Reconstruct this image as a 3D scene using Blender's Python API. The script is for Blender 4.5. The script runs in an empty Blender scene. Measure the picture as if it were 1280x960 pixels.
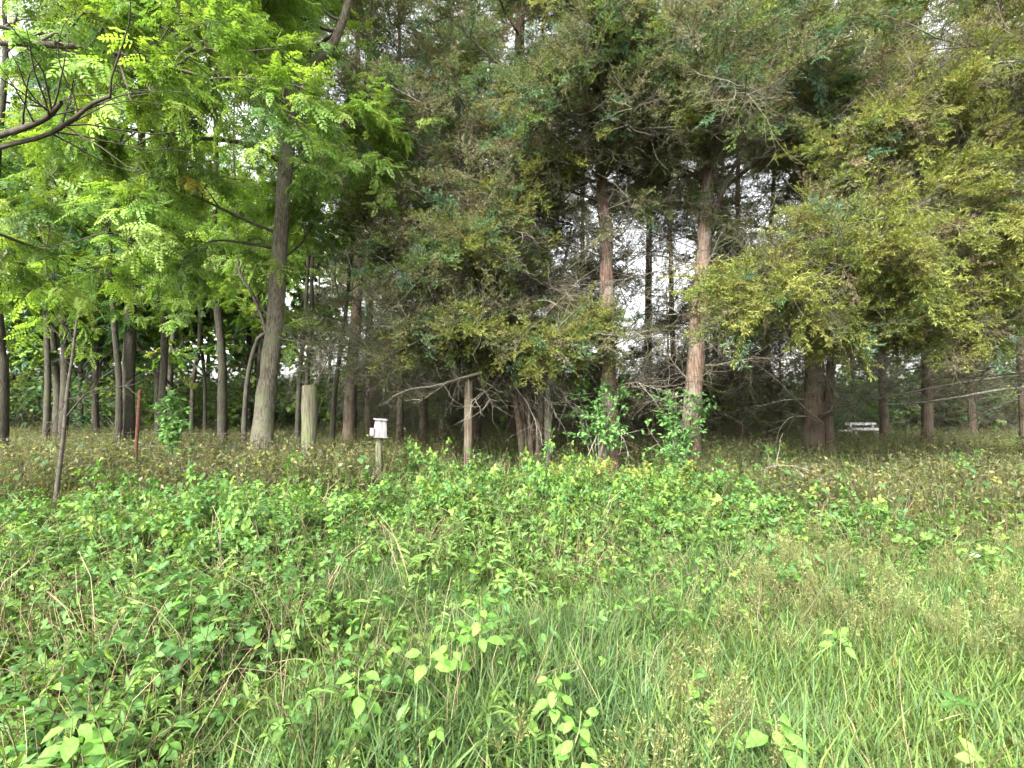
import bpy, math, random
import numpy as np
from math import radians as R, pi

random.seed(11)
rng = np.random.default_rng(11)
scene = bpy.context.scene
COL = scene.collection

# ------------------------------------------------------------------ camera
CAM_H = 1.6
F = 640.0                      # focal length in photo pixels (1280 wide)
PITCH = math.atan(20 / 640)
cd = bpy.data.cameras.new('camera'); cam = bpy.data.objects.new('camera', cd); COL.objects.link(cam)
cam.location = (0, 0, CAM_H); cam.rotation_euler = (R(90) + PITCH, 0, 0)
cd.sensor_width = 36; cd.lens = 18; cd.clip_end = 2000; cd.clip_start = 0.05
scene.camera = cam

# ------------------------------------------------------------------ sky, sun, exposure
SUN_EL, SUN_AZ = R(38), R(206)         # behind the camera, a little to the left (compass style, 0 = +Y, clockwise)
w = bpy.data.worlds.new('World'); scene.world = w; w.use_nodes = True
nt = w.node_tree; nt.nodes.clear()
out = nt.nodes.new('ShaderNodeOutputWorld'); bg = nt.nodes.new('ShaderNodeBackground')
sky = nt.nodes.new('ShaderNodeTexSky'); sky.sky_type = 'NISHITA'; sky.sun_disc = False
sky.sun_elevation = SUN_EL; sky.sun_rotation = SUN_AZ; sky.dust_density = 4; sky.air_density = 1.5
hs = nt.nodes.new('ShaderNodeHueSaturation'); hs.inputs['Saturation'].default_value = 0.12
nt.links.new(sky.outputs[0], hs.inputs['Color']); nt.links.new(hs.outputs[0], bg.inputs[0])
bg.inputs[1].default_value = 0.14
nt.links.new(bg.outputs[0], out.inputs[0])
sd = bpy.data.lights.new('sun', 'SUN'); sun = bpy.data.objects.new('sun', sd); COL.objects.link(sun)
sd.energy = 1.9; sd.angle = R(8); sd.color = (1, .95, .86)
sun.rotation_euler = (R(90) - SUN_EL, 0, -SUN_AZ + pi)
scene.view_settings.view_transform = 'Standard'; scene.view_settings.look = 'None'
scene.view_settings.gamma = 1; scene.view_settings.exposure = 2.6
cy = scene.cycles
cy.max_bounces = 7; cy.diffuse_bounces = 4; cy.glossy_bounces = 2; cy.transmission_bounces = 4; cy.transparent_max_bounces = 4
cy.use_adaptive_sampling = True; cy.adaptive_threshold = 0.02
cy.use_denoising = True; cy.denoiser = 'OPENIMAGEDENOISE'; cy.denoising_input_passes = 'RGB_ALBEDO_NORMAL'; cy.denoising_prefilter = 'ACCURATE'; cy.sample_clamp_indirect = 5
cy.caustics_reflective = False; cy.caustics_refractive = False

# ------------------------------------------------------------------ helpers
CP, SP = math.cos(PITCH), math.sin(PITCH)
def at(px, py, d):
    """point seen at photo pixel (px, py), d metres in front of the camera (along the view axis)"""
    cx, cz = (px - 640) / F * d, (480 - py) / F * d
    return np.array([cx, d * CP - cz * SP, CAM_H + d * SP + cz * CP])
def gz(x, y):
    return 0.05 * np.sin(.9 * x + .4) * np.sin(.7 * y + 1) + 0.03 * np.sin(2.1 * x - .8 * y) + 0.02 * np.sin(3.7 * y + x * 1.3)
def ground_at(px, d):
    p = at(px, 500, d); p[2] = gz(p[0], p[1]); return p
def norm(a): return a / np.maximum(np.linalg.norm(a, axis=-1, keepdims=True), 1e-9)
def rnd(a, b, n=None): return rng.uniform(a, b, n)

class Acc:
    """collects polygons for one mesh; tint is a per-vertex colour of the thing itself"""
    def __init__(s): s.v = []; s.l = []; s.t = []; s.c = []; s.n = 0
    def add(s, V, L, T, C):
        V = np.asarray(V, float).reshape(-1, 3); C = np.asarray(C, float)
        if C.ndim == 1: C = np.tile(C, (len(V), 1))
        s.v.append(V); s.l.append(np.asarray(L, np.int64) + s.n); s.t.append(np.asarray(T, np.int64)); s.c.append(C); s.n += len(V)
    def mesh(s, name, smooth=False):
        V = np.concatenate(s.v); L = np.concatenate(s.l); T = np.concatenate(s.t); C = np.concatenate(s.c)
        me = bpy.data.meshes.new(name)
        me.vertices.add(len(V)); me.vertices.foreach_set('co', V.astype(np.float32).ravel())
        me.loops.add(len(L)); me.loops.foreach_set('vertex_index', L.astype(np.int32))
        me.polygons.add(len(T)); st = np.concatenate([[0], np.cumsum(T)[:-1]])
        me.polygons.foreach_set('loop_start', st.astype(np.int32)); me.polygons.foreach_set('loop_total', T.astype(np.int32))
        if smooth: me.polygons.foreach_set('use_smooth', np.ones(len(T), bool))
        at_ = me.attributes.new('tint', 'FLOAT_COLOR', 'POINT')
        at_.data.foreach_set('color', np.concatenate([C[:, :3], np.ones((len(C), 1))], 1).astype(np.float32).ravel())
        me.update(calc_edges=True)
        return me

def link(name, me, mat=None, parent=None):
    o = bpy.data.objects.new(name, me); COL.objects.link(o)
    if mat is not None and me is not None and not me.materials: me.materials.append(mat)
    if parent is not None: o.parent = parent
    return o
def tag(o, label=None, cat=None, group=None, kind=None):
    if label: o['label'] = label
    if cat: o['category'] = cat
    if group: o['group'] = group
    if kind: o['kind'] = kind
    return o
def thing(name, label, cat, loc, group=None, rz=0):
    o = bpy.data.objects.new(name, None); COL.objects.link(o); o.location = loc; o.rotation_euler[2] = rz
    o.empty_display_size = .2
    return tag(o, label, cat, group)
def dup(root, loc, rz=0, scale=1, label=None, group=None):
    r = root.copy(); COL.objects.link(r); r.location = loc; r.rotation_euler = (0, 0, rz)
    r.scale = (scale,) * 3 if np.isscalar(scale) else scale
    if label: r['label'] = label
    if group: r['group'] = group
    for ch in root.children:
        c = ch.copy(); COL.objects.link(c); c.parent = r
    return r

# ---- tubes
def tube(acc, P, Rr, S, col, jitter=0.0):
    """P (N,K,3) centre lines, Rr (N,K) radii"""
    P = np.asarray(P, float); Rr = np.asarray(Rr, float)
    if P.ndim == 2: P = P[None]; Rr = Rr[None]
    N, K, _ = P.shape
    T = norm(np.gradient(P, axis=1))
    avg = norm(P[:, -1] - P[:, 0])
    ref = np.where((np.abs(avg[:, 2]) < .8)[:, None], np.array([0, 0, 1.]), np.array([0, 1., 0]))
    U = norm(np.cross(T, ref[:, None, :])); W = np.cross(T, U)
    a = np.arange(S) / S * 2 * pi
    rr = Rr[:, :, None] * (1 + (rng.normal(0, jitter, (N, K, S)) if jitter else 0))
    ring = P[:, :, None, :] + rr[..., None] * (np.cos(a)[:, None] * U[:, :, None, :] + np.sin(a)[:, None] * W[:, :, None, :])
    idx = np.arange(N * K * S).reshape(N, K, S)
    A = idx[:, :-1, :]; B = idx[:, 1:, :]
    L = np.stack([A, np.roll(A, -1, 2), np.roll(B, -1, 2), B], -1).reshape(-1)
    C = np.asarray(col, float)
    if C.ndim == 2: C = np.repeat(C, K * S, 0)
    acc.add(ring.reshape(-1, 3), L, np.full(len(L) // 4, 4), C)

def grow(start, dirs, length, K, wig, grav=0.0, up_end=0.0):
    N = len(start); P = np.zeros((N, K, 3)); P[:, 0] = start; d = norm(np.array(dirs, float))
    st = np.asarray(length)[:, None] / (K - 1)
    for k in range(1, K):
        g = grav + up_end * k / (K - 1)
        d = norm(d + rng.normal(0, wig, (N, 3)) + np.array([0, 0, 1.]) * g)
        P[:, k] = P[:, k - 1] + d * st
    return P
def spawn(P, Rr, n, t0, t1, ang0, ang1, flat=0.0, wts=None, even=False):
    """n side shoots on random parents; returns start, dir, parent radius, parent idx, t"""
    N, K, _ = P.shape
    ln = np.linalg.norm(np.diff(P, axis=1), axis=2).sum(1)
    pw = (ln if wts is None else wts); pw = pw / pw.sum()
    i = rng.choice(N, n, p=pw); t = rnd(t0, t1, n)
    x = t * (K - 1); k = np.minimum(x.astype(int), K - 2); f = (x - k)[:, None]
    s = P[i, k] * (1 - f) + P[i, k + 1] * f
    tan = norm(P[i, k + 1] - P[i, k])
    q = rng.normal(0, 1, (n, 3)); q[:, 2] *= (1 - flat)
    perp = norm(q - (q * tan).sum(1, keepdims=True) * tan)
    a = rnd(ang0, ang1, n)[:, None]
    d = np.cos(a) * tan + np.sin(a) * perp
    rad = Rr[i, k] * (1 - f[:, 0]) + Rr[i, k + 1] * f[:, 0]
    return s, norm(d), rad, i, t
def taper(N, K, r0, r1, pw=1.0):
    r0 = np.broadcast_to(np.asarray(r0, float), (N,)); r1 = np.broadcast_to(np.asarray(r1, float), (N,))
    t = np.linspace(0, 1, K) ** pw
    return r0[:, None] * (1 - t) + r1[:, None] * t
def resample(pts, K):
    pts = np.asarray(pts, float); n = len(pts)
    # Catmull-Rom through the points
    e = np.concatenate([[2 * pts[0] - pts[1]], pts, [2 * pts[-1] - pts[-2]]])
    u = np.linspace(0, n - 1 - 1e-6, K); i = u.astype(int); f = (u - i)[:, None]
    p0, p1, p2, p3 = e[i], e[i + 1], e[i + 2], e[i + 3]
    return .5 * (2 * p1 + (p2 - p0) * f + (2 * p0 - 5 * p1 + 4 * p2 - p3) * f ** 2 + (3 * p1 - p0 - 3 * p2 + p3) * f ** 3)

# ---- leaf templates: (V, loops, totals, weight per vertex for colour)
def place(acc, tpl, pos, xdir, up, scale, col, sway=0.0):
    """copies of a template (x = along, z = face) placed at pos, pointing along xdir, facing up"""
    V, L, T, W = tpl
    n = len(pos); x = norm(xdir); y = norm(np.cross(up, x)); z = np.cross(x, y)
    M = np.stack([x, y, z], 1)                           # rows
    sc = np.asarray(scale, float).reshape(-1, 1, 1) * np.ones((n, 1, 1))
    P = np.einsum('vk,nkj->nvj', V, M) * sc + pos[:, None, :]
    nv = len(V)
    LL = (np.asarray(L)[None] + (np.arange(n) * nv)[:, None]).reshape(-1)
    C = np.asarray(col)[:, None, :] * np.asarray(W)[None, :, None]
    acc.add(P.reshape(-1, 3), LL, np.tile(T, n), np.clip(C, 0, 1).reshape(-1, 3))

def join_tpl(parts):
    V = []; L = []; T = []; W = []; n = 0
    for v, l, t, w_ in parts:
        V.append(v); L.append(np.asarray(l) + n); T.append(t); W.append(w_); n += len(v)
    return np.concatenate(V), np.concatenate(L), np.concatenate(T), np.concatenate(W)
def xf(tpl, ang=0, pitch=0, roll=0, s=1, off=(0, 0, 0)):
    V, L, T, W = tpl; V = V * s
    c, si = math.cos(roll), math.sin(roll); V = V @ np.array([[1, 0, 0], [0, c, si], [0, -si, c]])
    c, si = math.cos(pitch), math.sin(pitch); V = V @ np.array([[c, 0, si], [0, 1, 0], [-si, 0, c]])
    c, si = math.cos(ang), math.sin(ang); V = V @ np.array([[c, si, 0], [-si, c, 0], [0, 0, 1]])
    return V + np.array(off), L, T, W
def rhomb(l, wd, droop=0.0, w=1.0):
    V = np.array([[0, 0, 0], [l * .5, wd / 2, .02 * l], [l, 0, -droop], [l * .5, -wd / 2, .02 * l]], float)
    return V, np.array([0, 3, 2, 1]), np.array([4]), np.full(4, w)
def leaflet(l=1.0, wd=.62, fold=.12, droop=.18):
    """ovate pointed leaf folded along the midrib, 10 points, 8 faces"""
    xs = [0, .22, .5, .78, 1.0]; zz = [0, .02, 0, -droop * .45, -droop]
    hw = [0, wd * .40, wd * .5, wd * .27, 0]
    V = [[xs[i] * l, 0, zz[i] * l] for i in range(5)]
    for i in (1, 2, 3): V.append([xs[i] * l + .04 * l, hw[i] * l, (zz[i] + fold * hw[i] * 2) * l])
    for i in (1, 2, 3): V.append([xs[i] * l + .04 * l, -hw[i] * l, (zz[i] + fold * hw[i] * 2) * l])
    f = [(0, 1, 5), (1, 2, 6, 5), (2, 3, 7, 6), (3, 4, 7), (1, 0, 8), (2, 1, 8, 9), (3, 2, 9, 10), (4, 3, 10)]
    W = np.array([1.15, 1.2, 1.15, 1.1, 1.05, .92, .95, .95, .92, .95, .95])
    return np.array(V), np.array([i for q in f for i in q]), np.array([len(q) for q in f]), W
def pinnate(pairs=6, l=.30, ll=.08, lw=.044, droop=.10):
    parts = []
    for i in range(pairs):
        t = .15 + .8 * i / (pairs - 1)
        off = (l * t, 0, -droop * t * t * l * 2)
        sz = math.sin(.6 + 2.0 * t) ** .5
        for s in (-1, 1):
            parts.append(xf(rhomb(ll * sz, lw * sz, .2 * ll), s * R(random.uniform(55, 75)), R(random.uniform(-18, 5)), s * R(random.uniform(-5, 25)), 1, off))
    parts.append(xf(rhomb(ll, lw, .2 * ll), 0, R(-12), 0, 1, (l * .97, 0, -droop * l * 2)))
    return join_tpl(parts)
def lobed(l=.11):
    """an oak / maple like leaf as three overlapping lobes"""
    return join_tpl([xf(rhomb(l, l * .55, .15 * l), a, R(-8), 0, s) for a, s in ((0, 1), (R(48), .72), (R(-48), .72))])
def spray(n=9, l=.20, tw=.014):
    """feathery cedar spray"""
    parts = [rhomb(l, tw * 1.1, .02, .8)]
    for i in range(n):
        t = .1 + .85 * (i + random.random() * .5) / n
        s = 1 if i % 2 else -1
        ln = l * (.5 * (1 - .55 * t)) * random.uniform(.7, 1.25)
        parts.append(xf(rhomb(ln, tw * random.uniform(.9, 1.5), .01, random.uniform(.75, 1.2)), s * R(random.uniform(25, 60)), R(random.uniform(-35, 35)),
                        R(random.uniform(-60, 60)), 1, (l * t, 0, random.uniform(-.01, .01))))
    return join_tpl(parts)
def trifoliate(l=.075, fold=.12):
    parts = []
    st = .04
    V = np.array([[0, -.0015, 0], [st, -.0015, 0], [st, .0015, 0], [0, .0015, 0]]); parts.append((V, np.array([0, 1, 2, 3]), np.array([4]), np.full(4, .8)))
    parts.append(xf(leaflet(l * 1.12, .66, fold), R(random.uniform(-8, 8)), R(-10 + random.uniform(-10, 10)), 0, 1, (st, 0, 0)))
    for s in (-1, 1):
        parts.append(xf(leaflet(l, .6, fold), s * R(random.uniform(65, 88)), R(-8 + random.uniform(-15, 10)), s * R(random.uniform(-10, 15)), 1, (st * .85, 0, 0)))
    return join_tpl(parts)

# ------------------------------------------------------------------ instancing for what nobody could count
_ng = {}
def proto_obj(name, me, mat):
    o = bpy.data.objects.new(name, me)
    if mat is not None and not me.materials: me.materials.append(mat)
    return o
def scatter_group(protos):
    key = tuple(o.name for o in protos)
    if key in _ng: return _ng[key]
    g = bpy.data.node_groups.new('scatter', 'GeometryNodeTree')
    g.interface.new_socket('Geometry', in_out='INPUT', socket_type='NodeSocketGeometry'); g.interface.new_socket('Geometry', in_out='OUTPUT', socket_type='NodeSocketGeometry')
    N, L = g.nodes, g.links
    gi = N.new('NodeGroupInput'); go = N.new('NodeGroupOutput'); jn = N.new('GeometryNodeJoinGeometry')
    def na(nm, ty):
        q = N.new('GeometryNodeInputNamedAttribute'); q.data_type = ty; q.inputs['Name'].default_value = nm
        return next(x for x in q.outputs if x.enabled and x.name == 'Attribute')
    e = N.new('FunctionNodeEulerToRotation'); L.new(na('rot', 'FLOAT_VECTOR'), e.inputs[0]); sc_ = na('scl', 'FLOAT_VECTOR'); pk = na('pick', 'INT')
    for k, o in enumerate(protos):
        oi = N.new('GeometryNodeObjectInfo'); oi.inputs['Object'].default_value = o; oi.inputs['As Instance'].default_value = False
        cmp_ = N.new('FunctionNodeCompare'); cmp_.data_type = 'INT'; cmp_.operation = 'EQUAL'
        ins = [x for x in cmp_.inputs if x.enabled and x.type == 'INT']; L.new(pk, ins[0]); ins[1].default_value = k
        iop = N.new('GeometryNodeInstanceOnPoints'); L.new(gi.outputs[0], iop.inputs['Points']); L.new(cmp_.outputs[0], iop.inputs['Selection'])
        L.new(oi.outputs['Geometry'], iop.inputs['Instance']); L.new(e.outputs[0], iop.inputs['Rotation']); L.new(sc_, iop.inputs['Scale']); L.new(iop.outputs[0], jn.inputs[0])
    L.new(jn.outputs[0], go.inputs[0]); _ng[key] = g
    return g
def scatter_obj(name, protos, pos, rot, scl, idx, tint=None, parent=None):
    n = len(pos); me = bpy.data.meshes.new(name); me.vertices.add(n); me.vertices.foreach_set('co', np.asarray(pos, np.float32).ravel())
    scl = np.asarray(scl, np.float32)
    if scl.ndim == 1: scl = np.repeat(scl[:, None], 3, 1)
    for an, dat in (('rot', rot), ('scl', scl)):
        x = me.attributes.new(an, 'FLOAT_VECTOR', 'POINT'); x.data.foreach_set('vector', np.asarray(dat, np.float32).ravel())
    x = me.attributes.new('pick', 'INT', 'POINT'); x.data.foreach_set('value', np.asarray(idx, np.int32))
    if tint is not None:
        x = me.attributes.new('itint', 'FLOAT_COLOR', 'POINT'); x.data.foreach_set('color', np.concatenate([tint, np.ones((n, 1))], 1).astype(np.float32).ravel())
    o = bpy.data.objects.new(name, me); COL.objects.link(o); md = o.modifiers.new('scatter', 'NODES'); md.node_group = scatter_group(protos)
    if parent is not None: o.parent = parent
    tag(o, kind='stuff'); return o
def scatter(name, protos, pos, rot, scl, idx):
    return scatter_obj(name, [proto_obj(name, me, mat) for me, mat in protos], pos, rot, scl, idx)
def frames(xd, up):
    x = norm(xd); y = norm(np.cross(up, x)); z = np.cross(x, y)
    return np.stack([np.arctan2(y[:, 2], z[:, 2]), np.arcsin(np.clip(-x[:, 2], -1, 1)), np.arctan2(x[:, 1], x[:, 0])], 1)

def cedar_branchlet(L0=.5, ns=9, per=9, tw=.011, bend=.0, cord=.055):
    a = Acc(); P = grow(np.zeros((1, 3)), np.array([[1., 0, .05]]), np.array([L0]), 7, .10, bend); Rr = taper(1, 7, .004, .0015); tube(a, P, Rr, 3, (.75, .62, .5))
    k = np.arange(ns); tt = .12 + .83 * k / ns; x = tt * 6; i = np.minimum(x.astype(int), 5); f = (x - i)[:, None]
    s = P[0, i] * (1 - f) + P[0, i + 1] * f; ang = np.where(k % 2 == 0, 1, -1) * rnd(R(30), R(65), ns); d = np.stack([np.cos(ang), np.sin(ang), rng.normal(0, .35, ns)], 1)
    B = grow(s, d, (L0 * .42 * (1 - .6 * tt)) * rnd(.7, 1.2, ns), 5, .12, bend); tube(a, B, taper(ns, 5, .0025, .0012), 3, (.7, .6, .5))
    allP = np.concatenate([B, P[:, [2, 3, 4, 5, 6]]]); m = (ns + 1) * per
    q, dd, _, _, t = spawn(allP, np.ones(allP.shape[:2]), m, .1, 1, R(12), R(60), flat=.2)
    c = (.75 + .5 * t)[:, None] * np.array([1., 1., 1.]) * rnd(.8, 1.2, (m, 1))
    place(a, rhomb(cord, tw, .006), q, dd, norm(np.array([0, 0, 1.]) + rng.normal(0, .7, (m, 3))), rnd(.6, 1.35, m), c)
    return a.mesh('branchlet')
def bare_branchlet(L0=.7, ns=13):
    a = Acc(); P = grow(np.zeros((1, 3)), np.array([[1., 0, .05]]), np.array([L0]), 8, .16, 0); tube(a, P, taper(1, 8, .005, .0015), 3, (1, 1, 1))
    s, d, _, _, t = spawn(P, np.ones((1, 8)), ns, .05, 1, R(25), R(75), flat=.3); B = grow(s, d, L0 * rnd(.15, .55, ns), 5, .22); tube(a, B, taper(ns, 5, .0028, .0013), 3, (.95, .95, .95))
    s, d, _, _, t = spawn(B, np.ones((ns, 5)), ns * 2, .2, 1, R(25), R(75)); C = grow(s, d, rnd(.05, .2, ns * 2), 3, .2); tube(a, C, taper(ns * 2, 3, .0018, .001), 3, (.9, .9, .9))
    return a.mesh('bare_branchlet')
def leafy_branchlet(tpls, L0=.4, n=7, ls=1.0, droop=.25):
    a = Acc(); P = grow(np.zeros((1, 3)), np.array([[1., 0, 0]]), np.array([L0]), 6, .08, -.02); tube(a, P, taper(1, 6, .004, .0015), 3, (.55, .42, .8))
    s, d, _, _, t = spawn(P, np.ones((1, 6)), n, .1, 1, R(25), R(80), flat=.8); s[-1] = P[0, -1]; d[-1] = [1, 0, 0]
    d[:, 2] -= droop; up = norm(np.array([0, 0, 1.]) + rng.normal(0, .3, (n, 3)))
    col = np.ones((n, 3)) * rnd(.82, 1.2, (n, 1))
    for k, tp in enumerate(tpls):
        m_ = np.arange(n) % len(tpls) == k
        if m_.any(): place(a, tp, s[m_], norm(d[m_]), up[m_], ls * rnd(.75, 1.15, m_.sum()), col[m_])
    return a.mesh('leafy_branchlet')

# ------------------------------------------------------------------ materials
def new_mat(name):
    m = bpy.data.materials.new(name); m.use_nodes = True; m.node_tree.nodes.clear(); return m, m.node_tree.nodes, m.node_tree.links
def leaf_material(name, trans=.35, rough=.5, spec=.35, var=.25, hue=.02, tcol=(1.25, 1.2, .6), grain=60.0, inst=False):
    m, N, L = new_mat(name)
    o = N.new('ShaderNodeOutputMaterial'); a = N.new('ShaderNodeAttribute'); a.attribute_name = 'tint'
    oi = N.new('ShaderNodeObjectInfo'); hsv = N.new('ShaderNodeHueSaturation')
    mr = N.new('ShaderNodeMapRange'); mr.inputs[3].default_value = 1 - var; mr.inputs[4].default_value = 1 + var
    wn = N.new('ShaderNodeTexWhiteNoise'); wn.noise_dimensions = '1D'
    mh = N.new('ShaderNodeMapRange'); mh.inputs[3].default_value = .5 - hue; mh.inputs[4].default_value = .5 + hue * .6
    tc = N.new('ShaderNodeTexCoord'); nz = N.new('ShaderNodeTexNoise'); nz.inputs['Scale'].default_value = grain; nz.inputs['Detail'].default_value = 3
    mn = N.new('ShaderNodeMapRange'); mn.inputs[1].default_value = .3; mn.inputs[2].default_value = .7; mn.inputs[3].default_value = .75; mn.inputs[4].default_value = 1.25
    mu = N.new('ShaderNodeMath'); mu.operation = 'MULTIPLY'
    L.new(oi.outputs['Random'], mr.inputs[0]); L.new(oi.outputs['Random'], wn.inputs['W']); L.new(wn.outputs['Value'], mh.inputs[0])
    L.new(tc.outputs['Object'], nz.inputs['Vector']); L.new(nz.outputs['Fac'], mn.inputs[0])
    L.new(mr.outputs[0], mu.inputs[0]); L.new(mn.outputs[0], mu.inputs[1])
    csrc = a.outputs['Color']
    if inst:
        ai = N.new('ShaderNodeAttribute'); ai.attribute_type = 'INSTANCER'; ai.attribute_name = 'itint'
        mi = N.new('ShaderNodeMix'); mi.data_type = 'RGBA'; mi.blend_type = 'MULTIPLY'; mi.inputs[0].default_value = 1
        L.new(a.outputs['Color'], mi.inputs[6]); L.new(ai.outputs['Color'], mi.inputs[7]); csrc = mi.outputs[2]
    L.new(csrc, hsv.inputs['Color']); L.new(mh.outputs[0], hsv.inputs['Hue']); L.new(mu.outputs[0], hsv.inputs['Value'])
    p = N.new('ShaderNodeBsdfPrincipled'); p.inputs['Roughness'].default_value = rough; p.inputs['Specular IOR Level'].default_value = spec
    L.new(hsv.outputs[0], p.inputs['Base Color'])
    t = N.new('ShaderNodeBsdfTranslucent'); mx = N.new('ShaderNodeMix'); mx.data_type = 'RGBA'; mx.blend_type = 'MULTIPLY'; mx.inputs[0].default_value = 1
    mx.inputs[7].default_value = (*tcol, 1); mx.clamp_result = False
    L.new(hsv.outputs[0], mx.inputs[6]); L.new(mx.outputs[2], t.inputs['Color'])
    ms = N.new('ShaderNodeMixShader'); ms.inputs[0].default_value = trans
    L.new(p.outputs[0], ms.inputs[1]); L.new(t.outputs[0], ms.inputs[2]); L.new(ms.outputs[0], o.inputs['Surface'])
    return m
def bark_material(name, c1, c2, c3, zs=.12, scale=30, bump=.6, patch=2.0):
    m, N, L = new_mat(name)
    o = N.new('ShaderNodeOutputMaterial'); p = N.new('ShaderNodeBsdfPrincipled'); p.inputs['Roughness'].default_value = .9; p.inputs['Specular IOR Level'].default_value = .15
    tc = N.new('ShaderNodeTexCoord'); mp = N.new('ShaderNodeMapping'); mp.inputs['Scale'].default_value = (1, 1, zs)
    n1 = N.new('ShaderNodeTexNoise'); n1.inputs['Scale'].default_value = scale; n1.inputs['Detail'].default_value = 6; n1.inputs['Roughness'].default_value = .65
    n2 = N.new('ShaderNodeTexNoise'); n2.inputs['Scale'].default_value = patch; n2.inputs['Detail'].default_value = 4
    r1 = N.new('ShaderNodeValToRGB'); r1.color_ramp.elements[0].position = .36; r1.color_ramp.elements[1].position = .64
    r1.color_ramp.elements[0].color = (*c1, 1); r1.color_ramp.elements[1].color = (*c2, 1)
    r2 = N.new('ShaderNodeMapRange'); r2.inputs[1].default_value = .48; r2.inputs[2].default_value = .62; r2.inputs[4].default_value = .8
    mx = N.new('ShaderNodeMix'); mx.data_type = 'RGBA'; mx.inputs[7].default_value = (*c3, 1)
    L.new(tc.outputs['Object'], mp.inputs[0]); L.new(mp.outputs[0], n1.inputs['Vector']); L.new(tc.outputs['Object'], n2.inputs['Vector'])
    L.new(n1.outputs['Fac'], r1.inputs[0]); L.new(n2.outputs['Fac'], r2.inputs[0]); L.new(r2.outputs[0], mx.inputs[0]); L.new(r1.outputs[0], mx.inputs[6])
    L.new(mx.outputs[2], p.inputs['Base Color'])
    b = N.new('ShaderNodeBump'); b.inputs['Strength'].default_value = bump; b.inputs['Distance'].default_value = .03
    L.new(n1.outputs['Fac'], b.inputs['Height']); L.new(b.outputs[0], p.inputs['Normal']); L.new(p.outputs[0], o.inputs['Surface'])
    return m
def tint_material(name, rough=.9):
    m, N, L = new_mat(name)
    o = N.new('ShaderNodeOutputMaterial'); p = N.new('ShaderNodeBsdfPrincipled'); p.inputs['Roughness'].default_value = rough; p.inputs['Specular IOR Level'].default_value = .2
    a = N.new('ShaderNodeAttribute'); a.attribute_name = 'tint'
    nz = N.new('ShaderNodeTexNoise'); nz.inputs['Scale'].default_value = 14; nz.inputs['Detail'].default_value = 4
    mr = N.new('ShaderNodeMapRange'); mr.inputs[1].default_value = .3; mr.inputs[2].default_value = .7; mr.inputs[3].default_value = .6; mr.inputs[4].default_value = 1.4
    hsv = N.new('ShaderNodeHueSaturation'); tc = N.new('ShaderNodeTexCoord')
    L.new(tc.outputs['Object'], nz.inputs['Vector']); L.new(nz.outputs['Fac'], mr.inputs[0]); L.new(mr.outputs[0], hsv.inputs['Value'])
    L.new(a.outputs['Color'], hsv.inputs['Color']); L.new(hsv.outputs[0], p.inputs['Base Color']); L.new(p.outputs[0], o.inputs['Surface'])
    return m
M_LOC = leaf_material('locust_leaf', .5, .45, .25, .10, .008, (1.35, 1.3, .6), 60, True)
M_CED = leaf_material('cedar_foliage', .4, .6, .15, .12, .008, (1.1, 1.1, .7), 60, True)
M_BRA = leaf_material('bramble_leaf', .4, .58, .16, .22, .008)
M_GRA = leaf_material('grass_blade', .4, .5, .18, .3, .015, (1.2, 1.15, .6), 25)
M_WEE = leaf_material('weed_leaf', .35, .5, .3, .35, .03)
M_FAR = leaf_material('far_leaf', .42, .5, .3, .15, .02)
M_FARI = leaf_material('back_tree_leaf', .45, .5, .3, .15, .02, (1.3, 1.25, .6), 60, True)
M_TWIG = tint_material('twig_bark')
M_BARK = bark_material('grey_ridged_bark', (.05, .044, .034), (.19, .17, .13), (.14, .15, .09), .20, 50, .9, 2.2)
M_DARK = bark_material('dark_bark', (.024, .02, .017), (.08, .07, .056), (.065, .07, .045), .24, 46, .8)
M_CBARK = bark_material('red_cedar_bark', (.06, .034, .025), (.28, .20, .155), (.22, .205, .165), .05, 60, 1.0, 3.4)
M_CBARK2 = bark_material('brown_cedar_bark', (.035, .025, .018), (.13, .098, .072), (.10, .095, .065), .04, 55, .8, 2.5)
M_POST = bark_material('weathered_post_wood', (.05, .046, .032), (.17, .16, .11), (.10, .12, .055), .06, 48, .9, 5)
M_GREY = bark_material('silvery_board_wood', (.06, .056, .054), (.30, .29, .29), (.20, .19, .19), .09, 30, .35, 9)
M_PALE = bark_material('pale_plank_wood', (.30, .29, .27), (.66, .65, .62), (.5, .49, .46), .05, 40, .3, 9)
M_RUST = bark_material('rusty_steel', (.045, .02, .014), (.12, .05, .033), (.085, .045, .032), .6, 60, .4, 20)

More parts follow.
